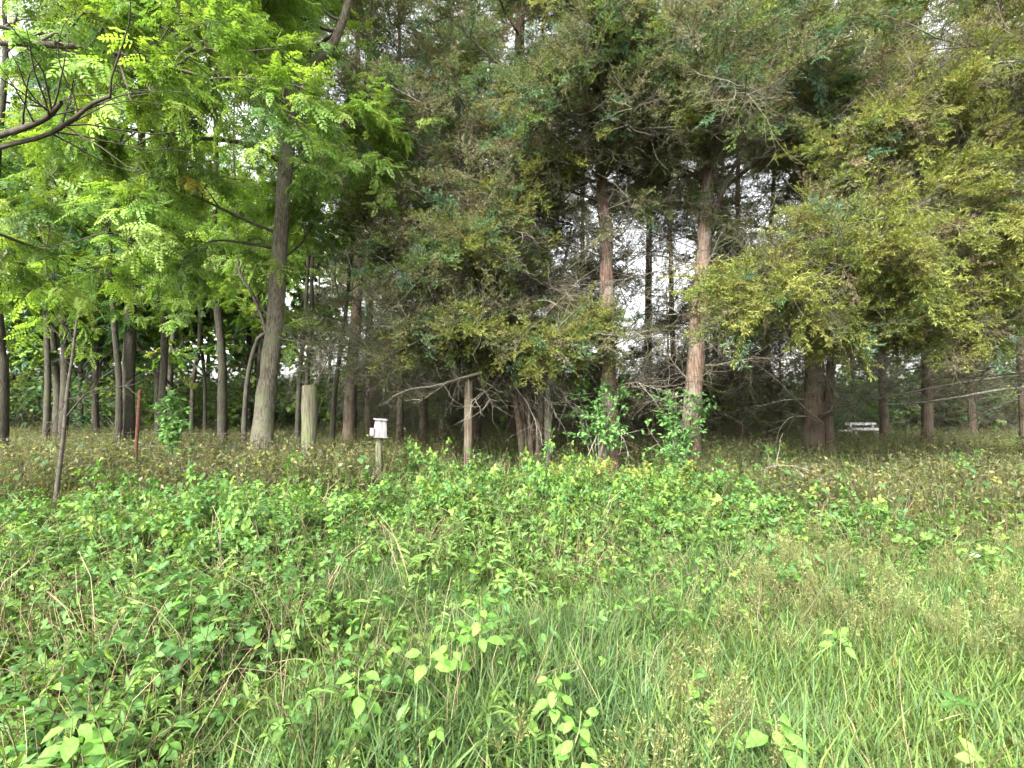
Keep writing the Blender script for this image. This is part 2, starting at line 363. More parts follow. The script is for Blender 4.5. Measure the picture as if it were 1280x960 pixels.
# ------------------------------------------------------------------ ground
def ground():
    xs = np.concatenate([np.linspace(-400, -32, 12), np.linspace(-30, 30, 121), np.linspace(32, 400, 12)])
    ys = np.concatenate([np.linspace(-60, -6, 8), np.linspace(-5, 45, 101), np.linspace(50, 600, 12)])
    X, Y = np.meshgrid(xs, ys); Z = gz(X, Y) * np.clip((60 - np.hypot(X, Y)) / 20, 0, 1)
    V = np.stack([X, Y, Z], -1).reshape(-1, 3); nx = len(xs); ny = len(ys)
    i = np.arange((ny - 1) * nx).reshape(ny - 1, nx)[:, :-1]
    L = np.stack([i, i + 1, i + nx + 1, i + nx], -1).reshape(-1)
    a = Acc(); a.add(V, L, np.full(len(L) // 4, 4), (.1, .1, .1))
    m, N, K = new_mat('soil_and_litter')
    o = N.new('ShaderNodeOutputMaterial'); p = N.new('ShaderNodeBsdfPrincipled'); p.inputs['Roughness'].default_value = .95; p.inputs['Specular IOR Level'].default_value = .1
    tc = N.new('ShaderNodeTexCoord')
    n1 = N.new('ShaderNodeTexNoise'); n1.inputs['Scale'].default_value = 26; n1.inputs['Detail'].default_value = 8; n1.inputs['Roughness'].default_value = .7
    n2 = N.new('ShaderNodeTexNoise'); n2.inputs['Scale'].default_value = 1.4; n2.inputs['Detail'].default_value = 5
    r1 = N.new('ShaderNodeValToRGB'); e = r1.color_ramp.elements
    e[0].position = .32; e[0].color = (.03, .022, .013, 1); e[1].position = .68; e[1].color = (.17, .125, .07, 1); q = r1.color_ramp.elements.new(.5); q.color = (.085, .06, .033, 1)
    r2 = N.new('ShaderNodeMapRange'); r2.inputs[1].default_value = .45; r2.inputs[2].default_value = .62; r2.inputs[4].default_value = .65
    mx = N.new('ShaderNodeMix'); mx.data_type = 'RGBA'; mx.inputs[7].default_value = (.055, .07, .022, 1)
    # a worn patch of reddish soil by the path edge on the right
    sp = N.new('ShaderNodeSeparateXYZ'); d = N.new('ShaderNodeVectorMath'); d.operation = 'DISTANCE'; d.inputs[1].default_value = (5.2, 6.0, 0)
    mr = N.new('ShaderNodeMapRange'); mr.inputs[1].default_value = 2.6; mr.inputs[2].default_value = .9; mr.inputs[3].default_value = 0; mr.inputs[4].default_value = .9
    mx2 = N.new('ShaderNodeMix'); mx2.data_type = 'RGBA'; mx2.inputs[7].default_value = (.23, .115, .06, 1)
    mm = N.new('ShaderNodeMath'); mm.operation = 'MULTIPLY'
    K.new(tc.outputs['Object'], n1.inputs['Vector']); K.new(tc.outputs['Object'], n2.inputs['Vector']); K.new(tc.outputs['Object'], d.inputs[0])
    K.new(n1.outputs['Fac'], r1.inputs[0]); K.new(n2.outputs['Fac'], r2.inputs[0]); K.new(r2.outputs[0], mx.inputs[0]); K.new(r1.outputs[0], mx.inputs[6])
    K.new(d.outputs['Value'], mr.inputs[0]); K.new(mr.outputs[0], mm.inputs[0]); K.new(n1.outputs['Fac'], mm.inputs[1]); mm2 = N.new('ShaderNodeMath'); mm2.operation = 'MULTIPLY'; mm2.inputs[1].default_value = 1.6
    K.new(mm.outputs[0], mm2.inputs[0]); K.new(mm2.outputs[0], mx2.inputs[0]); K.new(mx.outputs[2], mx2.inputs[6])
    K.new(mx2.outputs[2], p.inputs['Base Color'])
    b = N.new('ShaderNodeBump'); b.inputs['Strength'].default_value = .9; b.inputs['Distance'].default_value = .05
    K.new(n1.outputs['Fac'], b.inputs['Height']); K.new(b.outputs[0], p.inputs['Normal']); K.new(p.outputs[0], o.inputs['Surface'])
    g = link('ground', a.mesh('ground', True), m); tag(g, kind='structure')
ground()

# ------------------------------------------------------------------ palettes (albedo)
LOCUST = np.array([[.13, .23, .045], [.16, .28, .05], [.19, .30, .06], [.095, .18, .045], [.21, .30, .07]])
BLUISH = np.array([[.055, .13, .05], [.07, .16, .06], [.05, .115, .05]])
OLIVE = np.array([[.165, .185, .09], [.19, .20, .10], [.145, .165, .078], [.20, .195, .125]])
CGREEN = np.array([[.13, .20, .065], [.15, .215, .065], [.115, .19, .09], [.105, .19, .115]])
CYELL = np.array([[.21, .245, .06], [.18, .22, .055], [.235, .25, .075]])
DEADT = np.array([[.16, .145, .115], [.125, .11, .085], [.09, .075, .058], [.21, .195, .16]])
BRAM = np.array([[.11, .21, .045], [.145, .25, .05], [.08, .17, .045], [.17, .265, .055], [.065, .145, .045], [.12, .23, .05]])
def pick(pal, n, j=.15):
    c = pal[rng.integers(0, len(pal), n)]; return c * rnd(1 - j, 1 + j, (n, 1))

# ------------------------------------------------------------------ trees
def trunk_mesh(acc, pts, rad, K=36, S=14, ridges=.05):
    P = resample(pts, K); Rr = np.interp(np.linspace(0, 1, K), np.linspace(0, 1, len(rad)), rad)
    Rr = Rr * (1 + rng.normal(0, .02, K))
    n = len(acc.v); tube(acc, P, Rr, S, (.2, .2, .2), ridges)
    return P[None], Rr[None]

PINN = [pinnate(6), pinnate(7, .34, .075, .04), pinnate(5, .25, .075, .045)]
LOBE = [lobed(.12), lobed(.10), lobed(.14)]
CEDAR_P = [proto_obj('crown', cedar_branchlet(rnd(.4, .58), 11, 20, .0085, b_, .042), M_CED) for b_ in (.0, -.04, .03, -.02, .04)]
CEDAR_F = [proto_obj('crown', cedar_branchlet(rnd(.6, .8), 10, 13, .016, b_, .075), M_CED) for b_ in (.0, -.03, .03)]
BARE_P = [proto_obj('twigs', bare_branchlet(rnd(.55, .9)), M_CED) for _ in range(5)]
LOC_P = [proto_obj('crown', leafy_branchlet(PINN, rnd(.3, .45), 13, .68), M_LOC) for _ in range(6)]
LOB_P = [proto_obj('crown', leafy_branchlet(LOBE, rnd(.5, .7), 26, .95), M_FARI) for _ in range(4)]

def locust(root, base, trunk_pts, trunk_rad, limbs=(), n_prim=16, t_lo=.45, L=(1.2, 3.2), n_sec=110, n_twig=900, n_leaf=5000, leaves=LOC_P, pal=LOCUST,
           bark=M_BARK, lscale=1.0, S=14, zmax=None, az=None, droop=-.03, bare_limbs=()):
    base = np.asarray(base, float)
    a = Acc(); TP, TR = trunk_mesh(a, np.asarray(trunk_pts) - base, trunk_rad, S=S)
    link('trunk', a.mesh('locust_trunk', True), bark, root)
    b = Acc()
    prim = []
    if n_prim:
        s, d, rp, i, t = spawn(TP, TR, n_prim, t_lo, 1, R(45), R(85), flat=.6)
        if az is not None:
            k = rng.random(n_prim) < .6; d[k, :2] = norm(np.array(az)[None] + rng.normal(0, .6, (k.sum(), 2))) * np.linalg.norm(d[k, :2], axis=1, keepdims=True)
        ln = rnd(*L, n_prim) * (1.15 - .5 * (t - t_lo) / (1 - t_lo))
        prim.append((grow(s, d, ln, 9, .13, .03), np.minimum(rp * .45, .05)))
    for pts, r in limbs:
        prim.append((resample(np.asarray(pts) - base, 9)[None], np.array([r])))
    P1 = np.concatenate([p for p, _ in prim]); r1 = np.concatenate([r for _, r in prim]); R1 = taper(len(P1), 9, r1, r1 * .22)
    tube(b, P1, R1, 7, pick(DEADT * .55, len(P1)))
    for pts, r_ in bare_limbs:
        q = resample(np.asarray(pts) - base, 14)[None]; tube(b, q, taper(1, 14, r_, r_ * .45), 8, DEADT[2] * .5, .05)
        s_, d_, rp_, _, _ = spawn(q, taper(1, 14, r_, r_ * .45), 9, .5, 1, R(30), R(70), flat=.4); tube(b, grow(s_, d_, rnd(.3, .9, 9), 7, .16), taper(9, 7, .007, .002), 4, DEADT[2] * .5)
    s, d, rp, i, t = spawn(P1, R1, n_sec, .38, 1, R(30), R(70), flat=.5)
    ln = rnd(.5, 1.5, n_sec) * np.clip(t * 1.3, .4, 1); P2 = grow(s, d, ln, 7, .15, droop * .5); R2 = taper(n_sec, 7, np.minimum(rp * .7, .022), .004)
    tube(b, P2, R2, 5, pick(DEADT * .6, n_sec))
    s, d, rp, i, t = spawn(P2, R2, n_twig, .15, 1, R(25), R(75), flat=.5)
    ln = rnd(.2, .6, n_twig); P3 = grow(s, d, ln, 5, .16, droop); R3 = taper(n_twig, 5, .004, .0015)
    tube(b, P3, R3, 3, pick(DEADT * .7, n_twig))
    o = link('branches', b.mesh('branches', True), M_TWIG, root); o['kind'] = 'stuff'
    n = n_leaf // 5; cl = rnd(.75, 1.3, n_sec)
    s1, d1, _, i1, t1 = spawn(P3, R3, n // 2, .3, 1.0, R(5), R(50), flat=.6); s2, d2, _, i2, t2 = spawn(P2, R2, n - n // 2, .25, 1.0, R(20), R(70), flat=.6)
    c1 = cl[i[i1]]; c2 = cl[i2]; sp = np.concatenate([s1, s2]); d = np.concatenate([d1, d2]); n = len(sp)
    d[:, 2] -= .15; d = norm(d); up = norm(np.array([0, 0, 1.]) + rng.normal(0, .25, (n, 3)))
    col = pick(pal, n, .1) * np.concatenate([c1, c2])[:, None]; yel = rng.random(n) < .005; col[yel] = [.28, .26, .05]
    scatter_obj('crown', leaves, sp, frames(d, up), lscale * rnd(.75, 1.2, n), rng.integers(0, len(leaves), n), col, root)
    return TP, TR

def cedar(root, base, stems, prim_n=60, z_lo=2.0, z_top=11, Lmax=3.2, live_z=3.0, n_sec=700, n_twig=3600, n_spray=10500, boughs=(), tints=(.5, .3, .2), leaves=CEDAR_P, sscale=1.0, bare=.35, z_dead=1.2, bscale=1.0,
          bark=M_CBARK2, dead=40, S=14, lfun=None, tip=.45, n_dead_tw=900, azw=None, prim_up=(.0, .35), bw=1.6):
    base = np.asarray(base, float)
    a = Acc(); ST = []
    for pts, rad in stems:
        ST.append(trunk_mesh(a, np.asarray(pts) - base, rad, S=S, ridges=.07))
    link('trunk', a.mesh('cedar_trunk', True), bark, root)
    b = Acc(); TP, TR = ST[0]
    K0 = TP.shape[1]
    def on_trunk(z):
        out = []; rr = []
        for zz in z:
            P, Rr = ST[rng.integers(0, len(ST))]
            k = int(np.argmin(np.abs(P[0, :, 2] - zz))); out.append(P[0, k]); rr.append(Rr[0, k])
        return np.array(out), np.array(rr)
    prim = []
    if prim_n:
        z = z_lo + (z_top - z_lo) * rng.random(prim_n) ** 1.1
        s, rr = on_trunk(z); az = rnd(0, 2 * pi, prim_n)
        if azw is not None:
            k = rng.random(prim_n) < azw[2]; az[k] = rng.normal(azw[0], azw[1], k.sum())
        u = rnd(*prim_up, prim_n); d = np.stack([np.cos(az), np.sin(az), u], 1)
        f = (z - z_lo) / (z_top - z_lo); lf = (1 - f) ** .75 if lfun is None else lfun(f)
        ln = np.maximum(.5, Lmax * lf * rnd(.7, 1.1, prim_n))
        prim.append((grow(s, d, ln, 10, .10, -.03, .05), np.clip(rr * .3, .01, .04)))
    for pts, r in boughs: prim.append((resample(np.asarray(pts) - base, 10)[None], np.array([r])))
    P1 = np.concatenate([p for p, _ in prim]); r1 = np.concatenate([r for _, r in prim]); R1 = taper(len(P1), 10, r1, r1 * .2)
    tube(b, P1, R1, 6, pick(DEADT * .8, len(P1)))
    wts = np.linalg.norm(np.diff(P1, axis=1), axis=2).sum(1)
    if boughs: wts[-len(boughs):] *= bw
    s, d, rp, i2, t2 = spawn(P1, R1, n_sec, .12, 1, R(30), R(65), flat=.72, wts=wts)
    ln = rnd(.35, 1.0, n_sec) * (1.15 - .5 * t2); P2 = grow(s, d, ln, 7, .14, -.01); R2 = taper(n_sec, 7, np.minimum(rp * .6, .012), .0025)
    tube(b, P2, R2, 4, pick(DEADT * .9, n_sec))
    s, d, rp, i3, t3 = spawn(P2, R2, n_twig, .1, 1, R(25), R(70), flat=.2)
    P3 = grow(s, d, rnd(.15, .45, n_twig), 4, .18, -.01); R3 = taper(n_twig, 4, .004, .0018)
    tube(b, P3, R3, 3, pick(DEADT, n_twig))
    # dead lower limbs with bare twigs
    if dead:
        z = rnd(z_dead, live_z + .8, dead); s, rr = on_trunk(z); az = rnd(0, 2 * pi, dead)
        d = np.stack([np.cos(az), np.sin(az), rnd(-.25, .3, dead)], 1)
        PD = grow(s, d, rnd(.8, 2.6, dead), 8, .16, -.03); RD = taper(dead, 8, rnd(.008, .022, dead), .003)
        tube(b, PD, RD, 5, pick(DEADT * .75, dead))
        s, d, rp, i, t = spawn(PD, RD, n_dead_tw, .15, 1, R(25), R(75), flat=.2)
        PT = grow(s, d, rnd(.2, .9, n_dead_tw), 6, .22, -.02); tube(b, PT, taper(n_dead_tw, 6, .005, .0015), 3, pick(DEADT * .85, n_dead_tw))
    o = link('branches', b.mesh('branches', True), M_TWIG, root); o['kind'] = 'stuff'
    # green branchlets ride on the outer part of the live limbs, bare ones inside and below
    live2 = (P2[:, 3, 2] > live_z + rng.normal(0, .5, n_sec)) & (t2 > tip * rnd(.4, 1.3, n_sec))
    if boughs: live2 |= (i2 >= len(P1) - len(boughs)) & (t2 > .2)
    l2 = np.linalg.norm(np.diff(P2, axis=1), axis=2).sum(1)
    n = n_spray // 6
    s1, d1, _, ia, ta = spawn(P2, R2, n, .15, 1.0, R(10), R(60), flat=.35, wts=l2 * np.where(live2, 1, .03))
    clump = rng.random(n_sec)[ia]; y, g, _ = tints
    col = np.where((clump < g)[:, None], pick(CGREEN, n), np.where((clump < g + y)[:, None], pick(CYELL, n), pick(OLIVE, n)))
    if boughs:
        bo = (i2[ia] >= len(P1) - len(boughs)) & (rng.random(n) < .6); col[bo] = pick(CYELL, bo.sum())
    fr = rng.random(n) < .08; col[fr] = pick(CGREEN * 1.15, fr.sum()); br = rng.random(n) < .06; col[br] = pick(DEADT * np.array([1.0, .92, .75]), br.sum())
    d1[:, 2] += rng.normal(.05, .12, n); up = norm(np.array([0, 0, 1.]) + rng.normal(0, .3, (n, 3)))
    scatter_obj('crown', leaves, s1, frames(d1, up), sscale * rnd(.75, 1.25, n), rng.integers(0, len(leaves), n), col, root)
    n = int(n * bare); PB = np.concatenate([P2, grow(P2[:, 0] * 0 + P1[i2, rng.integers(1, 9, n_sec)], rng.normal(0, 1, (n_sec, 3)), np.full(n_sec, .2), 7, .1)])
    wl = np.concatenate([l2 * np.where(live2, .25, 1), np.full(n_sec, .35)])
    if dead:
        q = rng.integers(0, dead, dead * 6); tq = rng.integers(1, 7, dead * 6); PB = np.concatenate([PB, PD[q][:, :7] * 0 + PD[q, tq][:, None] + np.linspace(0, .1, 7)[None, :, None] * rng.normal(0, 1, (dead * 6, 1, 3))])
        wl = np.concatenate([wl, np.full(dead * 6, .5)])
    s1, d1, _, ia, ta = spawn(PB, np.ones(PB.shape[:2]), n, .1, 1.0, R(10), R(80), wts=wl)
    scatter_obj('twigs', BARE_P, s1, frames(d1, norm(rng.normal(0, 1, (n, 3)))), bscale * rnd(.7, 1.3, n), rng.integers(0, len(BARE_P), n), pick(np.concatenate([DEADT * .9, OLIVE * .9]), n), root)

def pxs(lst, d):
    """list of (px, py[, depth]) -> world points"""
    return [at(q[0], q[1], q[2] if len(q) > 2 else d) for q in lst]

# --- the leaning locust
b0 = ground_at(326, 9.0); D = 9.0
tr = [b0] + pxs([(330, 520), (338, 450), (345, 380), (349, 320), (354, 250), (359, 180), (364, 115), (385, 85), (412, 62), (432, 15), (450, -60), (470, -180)], D)
t = thing('locust_tree', 'tallest grey ridged trunk leaning right, with reddish foot, in the weeds left of the birdhouse', 'tree', b0)
locust(t, b0, tr, [.25, .17, .155, .14, .13, .125, .12, .115, .08, .075, .065, .05, .02],
       limbs=[(pxs([(348, 200, 9), (310, 181, 8.7), (270, 174, 8.3), (220, 171, 7.9), (165, 160, 7.5), (150, 176, 7.3)], 9), .05),
              (pxs([(357, 165, 9), (349, 125, 8.9), (330, 85, 8.7), (305, 50, 8.4), (280, 30, 8), (240, -20, 7.5)], 9), .055),
              (pxs([(333, 90, 8.7), (326, 40, 8.6), (327, -10, 8.4), (320, -70, 8.2)], 9), .035),
              (pxs([(343, 290, 9), (300, 272, 8.6), (265, 255, 8.2), (220, 235, 7.8), (190, 225, 7.4)], 9), .03),
              (pxs([(342, 310, 9), (300, 303, 8.8), (262, 302, 8.5), (225, 328, 8.2)], 9), .03),
              (pxs([(370, 145, 9), (395, 142, 8.9), (425, 150, 8.7), (450, 160, 8.6)], 9), .025),
              (pxs([(362, 240, 9), (382, 220, 9), (408, 205, 8.9), (425, 215, 8.8)], 9), .025),
              (pxs([(345, 330, 9), (380, 300, 9.5), (400, 260, 9.8)], 9), .02)],
       n_prim=12, t_lo=.76, n_sec=190, n_twig=1500, n_leaf=8000, az=(-.8, -.5))

# --- locust standing out of frame on the left; its limbs come in over the weeds
b0 = ground_at(-160, 5.2)
tr = [b0] + [b0 + np.array([.1 * k * .3, 0, k * 1.1]) for k in range(1, 10)]
t = thing('locust_tree', 'locust standing beyond the left edge, sending two dark limbs in at upper left', 'tree', b0)
locust(t, b0, tr, [.2, .16, .15, .14, .13, .12, .1, .08, .06, .03],
       bare_limbs=[(pxs([(-160, 215, 5.2), (-60, 190, 4.3), (0, 169, 3.7), (25, 162, 3.5), (50, 152, 3.4), (66, 141, 3.35), (77, 128, 3.3)], 5), .027),
              (pxs([(-160, 235, 5.2), (-60, 205, 4.3), (0, 184, 3.8), (55, 170, 3.5), (90, 150, 3.4), (115, 130, 3.35), (138, 121, 3.3)], 5), .021)],
       limbs=[              (pxs([(-150, 60, 5.2), (-40, 30, 5.4), (40, 45, 5.8), (110, 75, 6.2), (150, 85, 6.5)], 5), .03),
              (pxs([(-150, 300, 5.2), (-60, 280, 5.6), (20, 300, 6.2), (80, 330, 6.8)], 5), .03)],
       n_prim=9, t_lo=.5, n_sec=150, n_twig=1150, n_leaf=4700, az=(1, .6), L=(1.5, 3.2))

# --- the other left hand deciduous trunks: (base px, depth, [path px], radii m, label)
def pathtree(px0, d, path, r, label, group=None, bark=M_DARK, n_prim=10, n_leaf=1500, t_lo=.4, leaves=LOC_P, pal=LOCUST, ext=4.0, ls=1.15, L=(1, 2.6)):
    b0 = ground_at(px0, d); pts = [b0] + pxs(path, d)
    tp = norm(pts[-1] - pts[-2]); tp = norm(tp * .5 + np.array([0, 0, .6]))
    pts += [pts[-1] + tp * ext * .5 + rng.normal(0, .12, 3), pts[-1] + tp * ext + rng.normal(0, .2, 3)]
    r *= .82; rad = [r * 1.35, r * 1.05] + list(np.linspace(r, r * .25, len(pts) - 2))
    t = thing('locust_tree', label, 'tree', b0, group)
    locust(t, b0, pts, rad, n_prim=n_prim, t_lo=t_lo, n_sec=n_prim * 6, n_twig=n_prim * 38, n_leaf=n_leaf, bark=bark, leaves=leaves, pal=pal, lscale=ls, S=9, L=L)
PT = [
 (2, 10, [(2, 470), (-2, 430), (-6, 340), (-4, 200)], .13, 'dark trunk cut by the left edge of the view'),
 (58, 15, [(60, 480), (58, 400), (57, 320), (50, 200)], .09, 'thin dark trunk behind the dead sapling, third of a loose row'),
 (73, 17, [(71, 480), (66, 420), (60, 330), (62, 220)], .12, 'greyish trunk standing just right of thin dark trunk at far left'),
 (150, 12, [(149, 480), (145, 430), (139, 350), (134, 230)], .075, 'slimmer of the close pair of trunks behind the rusty stake'),
 (160, 12.3, [(160, 480), (163, 410), (164, 340), (172, 250), (178, 150)], .165, 'stout dark trunk of the close pair behind the rusty stake'),
 (203, 13, [(204, 480), (206, 420), (203, 330), (200, 250), (196, 120)], .105, 'straight dark trunk right of the rusty stake'),
 (279, 13, [(278, 480), (277, 440), (270, 370), (266, 330), (270, 200)], .12, 'crooked dark trunk midway between rusty stake and leaning tree'),
 (306, 11, [(306, 515), (311, 465), (322, 425), (332, 412), (316, 369), (299, 338), (296, 280)], .06, 'thin kinked trunk close to the left of the leaning tree'),
 (240, 17, [(241, 480), (248, 440), (250, 390), (248, 300)], .08, 'slender trunk in the woods left of the crooked one'),
 (257, 19, [(256, 480), (252, 420), (255, 330)], .07, 'slender far trunk beside the crooked dark one'),
 (372, 14, [(374, 480), (381, 400), (385, 330), (392, 230)], .075, 'left one of two thin trunks rising behind the mossy post'),
 (384, 15, [(384, 480), (389, 390), (391, 310), (402, 220)], .075, 'right one of two thin trunks rising behind the mossy post'),
 (415, 11, [(417, 510), (421, 470), (431, 400), (441, 300), (448, 220)], .06, 'slim pale trunk leaning right between mossy post and birdhouse'),
]
for i, (px0, d, path, r, lab) in enumerate(PT):
    pathtree(px0, d, path, r, lab, n_prim=9 if d < 16 else 7, n_leaf=1150 if px0 < 350 else 400, pal=(LOCUST if i % 3 else np.concatenate([LOCUST, BLUISH])))

# --- cedars
LAB = {}
# C1 many stemmed cedar in the middle
b0 = ground_at(668, 10.3); D = 10.3
stems = [([b0] + pxs([(668, 500), (664, 440), (655, 350), (648, 250), (645, 150), (650, 40), (655, -60), (655, -180)], D), [.22, .165, .155, .15, .14, .12, .09, .06, .02]),
         ([b0 + np.array([-.15, 0, 0])] + pxs([(652, 500), (640, 450), (622, 380), (600, 300), (585, 230)], D - .3), [.09, .08, .07, .055, .04, .015]),
         ([b0 + np.array([-.2, -.1, 0])] + pxs([(645, 505), (625, 478), (595, 462), (560, 445), (530, 438)], D - .6), [.07, .06, .045, .03, .022, .012]),
         ([b0 + np.array([-.12, -.1, 0])] + pxs([(650, 505), (632, 470), (605, 440), (572, 422)], D - .5), [.06, .05, .038, .026, .012]),
         ([b0 + np.array([-.05, -.12, 0])] + pxs([(658, 500), (646, 450), (634, 410), (622, 350)], D - .4), [.07, .06, .05, .04, .02]),
         ([b0 + np.array([.06, -.1, 0])] + pxs([(676, 500), (678, 450), (684, 405), (694, 350)], D - .4), [.075, .065, .055, .045, .02]),
         ([b0 + np.array([.1, 0, 0])] + pxs([(680, 490), (690, 430), (700, 360), (715, 280)], D + .2), [.08, .07, .06, .045, .015])]
t = thing('red_cedar', 'broad many stemmed cedar spreading over the middle, trunks fanned out at its foot', 'tree', b0)
cedar(t, b0, stems[:1] + stems[1:], prim_n=95, z_lo=2.3, z_top=11.5, Lmax=3.3, live_z=3.6, n_sec=1300, n_twig=2600, n_spray=20000, tints=(.06, .34, .6), dead=70, n_dead_tw=1500, bare=.3, z_dead=1.9, azw=(2.7, 1.2, .7), bw=4,
      lfun=lambda f: .62 + .5 * np.sin(np.clip(f, 0, 1) * 2.6) - .55 * f,
      boughs=[(pxs([(660, 440, 10.2), (640, 425, 9.4), (620, 415, 8.7), (590, 415, 8.1)], 9), .03),
              (pxs([(660, 440, 10.2), (665, 430, 9.4), (672, 425, 8.7), (680, 428, 8.1)], 9), .03),
              (pxs([(660, 430, 10.2), (600, 420, 9.6), (545, 412, 9.1), (505, 425, 8.7)], 9), .03),
              (pxs([(665, 420, 10.2), (705, 400, 9.6), (735, 398, 9.1), (760, 410, 8.8)], 9), .03),
              (pxs([(650, 330, 10.2), (620, 310, 9.2), (600, 300, 8.4), (585, 305, 7.9)], 9), .03)])
# C2 slender red barked cedar
b0 = ground_at(762, 9.4); D = 9.4
stems = [([b0] + pxs([(761, 520), (759, 440), (758, 360), (757, 280), (752, 230), (750, 120), (752, 0), (752, -140)], D), [.19, .155, .14, .125, .115, .1, .085, .06, .02])]
t = thing('red_cedar', 'slender straight cedar with peeling pinkish bark above the left leafy shrub', 'tree', b0)
cedar(t, b0, stems, prim_n=50, z_lo=5.2, z_top=11.5, Lmax=2.9, live_z=5.4, bare=.3, azw=(-1.57, .9, .5), n_sec=750, n_twig=1500, n_spray=14000, tints=(.10, .42, .5), dead=18, n_dead_tw=420, bark=M_CBARK,
      lfun=lambda f: .9 - .6 * f)
# C3 red barked cedar
b0 = ground_at(861, 8.9); D = 8.9
stems = [([b0] + pxs([(864, 540), (868, 480), (873, 400), (879, 320), (882, 250), (888, 195), (905, 130), (920, 40), (930, -80)], D), [.20, .165, .15, .135, .12, .11, .10, .07, .05, .02]),
         (pxs([(880, 330), (888, 285), (905, 235), (930, 185), (945, 160)], D + .05), [.05, .045, .038, .03, .015])]
t = thing('red_cedar', 'red barked cedar leaning slightly right, behind the right leafy shrub', 'tree', b0)
cedar(t, b0, stems, prim_n=46, z_lo=5.3, z_top=10.5, Lmax=3.0, live_z=5.6, bare=.3, azw=(-1.57, 1.0, .4), n_sec=750, n_twig=1500, n_spray=11000, tints=(.22, .33, .45), dead=22, n_dead_tw=500, bark=M_CBARK,
      lfun=lambda f: .9 - .5 * f,
      boughs=[(pxs([(985, 165, 9), (982, 150, 8.9), (980, 130, 8.9), (987, 110, 8.8), (975, 70, 8.7), (950, 30, 8.6)], 9), .035),
              (pxs([(905, 235, 9.2), (985, 170, 8.8), (1030, 125, 8.5), (1075, 90, 8.2), (1120, 60, 8)], 9), .04)])
# C5 cedar out of frame on the right with long boughs into view
b0 = ground_at(1400, 7.6); D = 7.6
stems = [([b0] + [b0 + np.array([-.06 * k, .02 * k, 1.05 * k]) for k in range(1, 10)], [.22, .18, .165, .15, .14, .12, .10, .08, .05, .02])]
t = thing('red_cedar', 'cedar beyond the right edge whose long yellow green boughs hang across the upper right', 'tree', b0)
cedar(t, b0, stems, prim_n=46, z_lo=3.6, z_top=9.5, Lmax=4.2, live_z=2.6, n_sec=1100, n_twig=2200, n_spray=25000, tints=(.62, .07, .3), dead=40, n_dead_tw=1300, azw=(pi, .6, .75), tip=.2,
      lfun=lambda f: .95 - .3 * f, prim_up=(.0, .35), bw=4.5,
      boughs=[(pxs([(1400, 200, 7.6), (1250, 228, 7.2), (1150, 255, 6.9), (1060, 295, 6.7), (980, 322, 6.6), (900, 352, 6.6)], 7), .045),
              (pxs([(1400, 230, 7.6), (1280, 255, 6.9), (1180, 285, 6.5), (1080, 325, 6.2), (1000, 350, 6.1), (930, 385, 6.1)], 7), .045),
              (pxs([(1400, 260, 7.6), (1290, 300, 7.1), (1200, 335, 6.8), (1120, 375, 6.6), (1050, 400, 6.5)], 7), .04),
              (pxs([(1400, 150, 7.6), (1290, 175, 7.6), (1200, 215, 7.5), (1110, 245, 7.5), (1040, 280, 7.5)], 7), .04),
              (pxs([(1400, 330, 7.6), (1300, 370, 7.3), (1230, 395, 7.1), (1160, 410, 7)], 7), .035),
              (pxs([(1400, 60, 7.6), (1290, 80, 7.2), (1200, 110, 7.1), (1120, 150, 7), (1060, 190, 7)], 7), .04)])
# C4 twin trunks on the right
b0 = ground_at(1018, 12.2); D = 12.2
stems = [([b0] + pxs([(1018, 480), (1017, 400), (1014, 320), (1010, 230), (1008, 100), (1006, -40), (1005, -160)], D), [.27, .21, .19, .17, .14, .11, .07, .02]),
         ([ground_at(1034, 12)] + pxs([(1036, 500), (1040, 440), (1044, 380), (1052, 290), (1062, 180)], 12), [.12, .10, .095, .085, .07, .02])]
t = thing('red_cedar', 'stout dark cedar with a thinner twin stem, left of the pale bench', 'tree', b0)
cedar(t, b0, stems, prim_n=60, z_lo=3.2, z_top=12, Lmax=3.6, live_z=3.9, n_sec=800, n_twig=1500, n_spray=10500, tints=(.2, .25, .5), dead=60, n_dead_tw=1700, sscale=1.25)
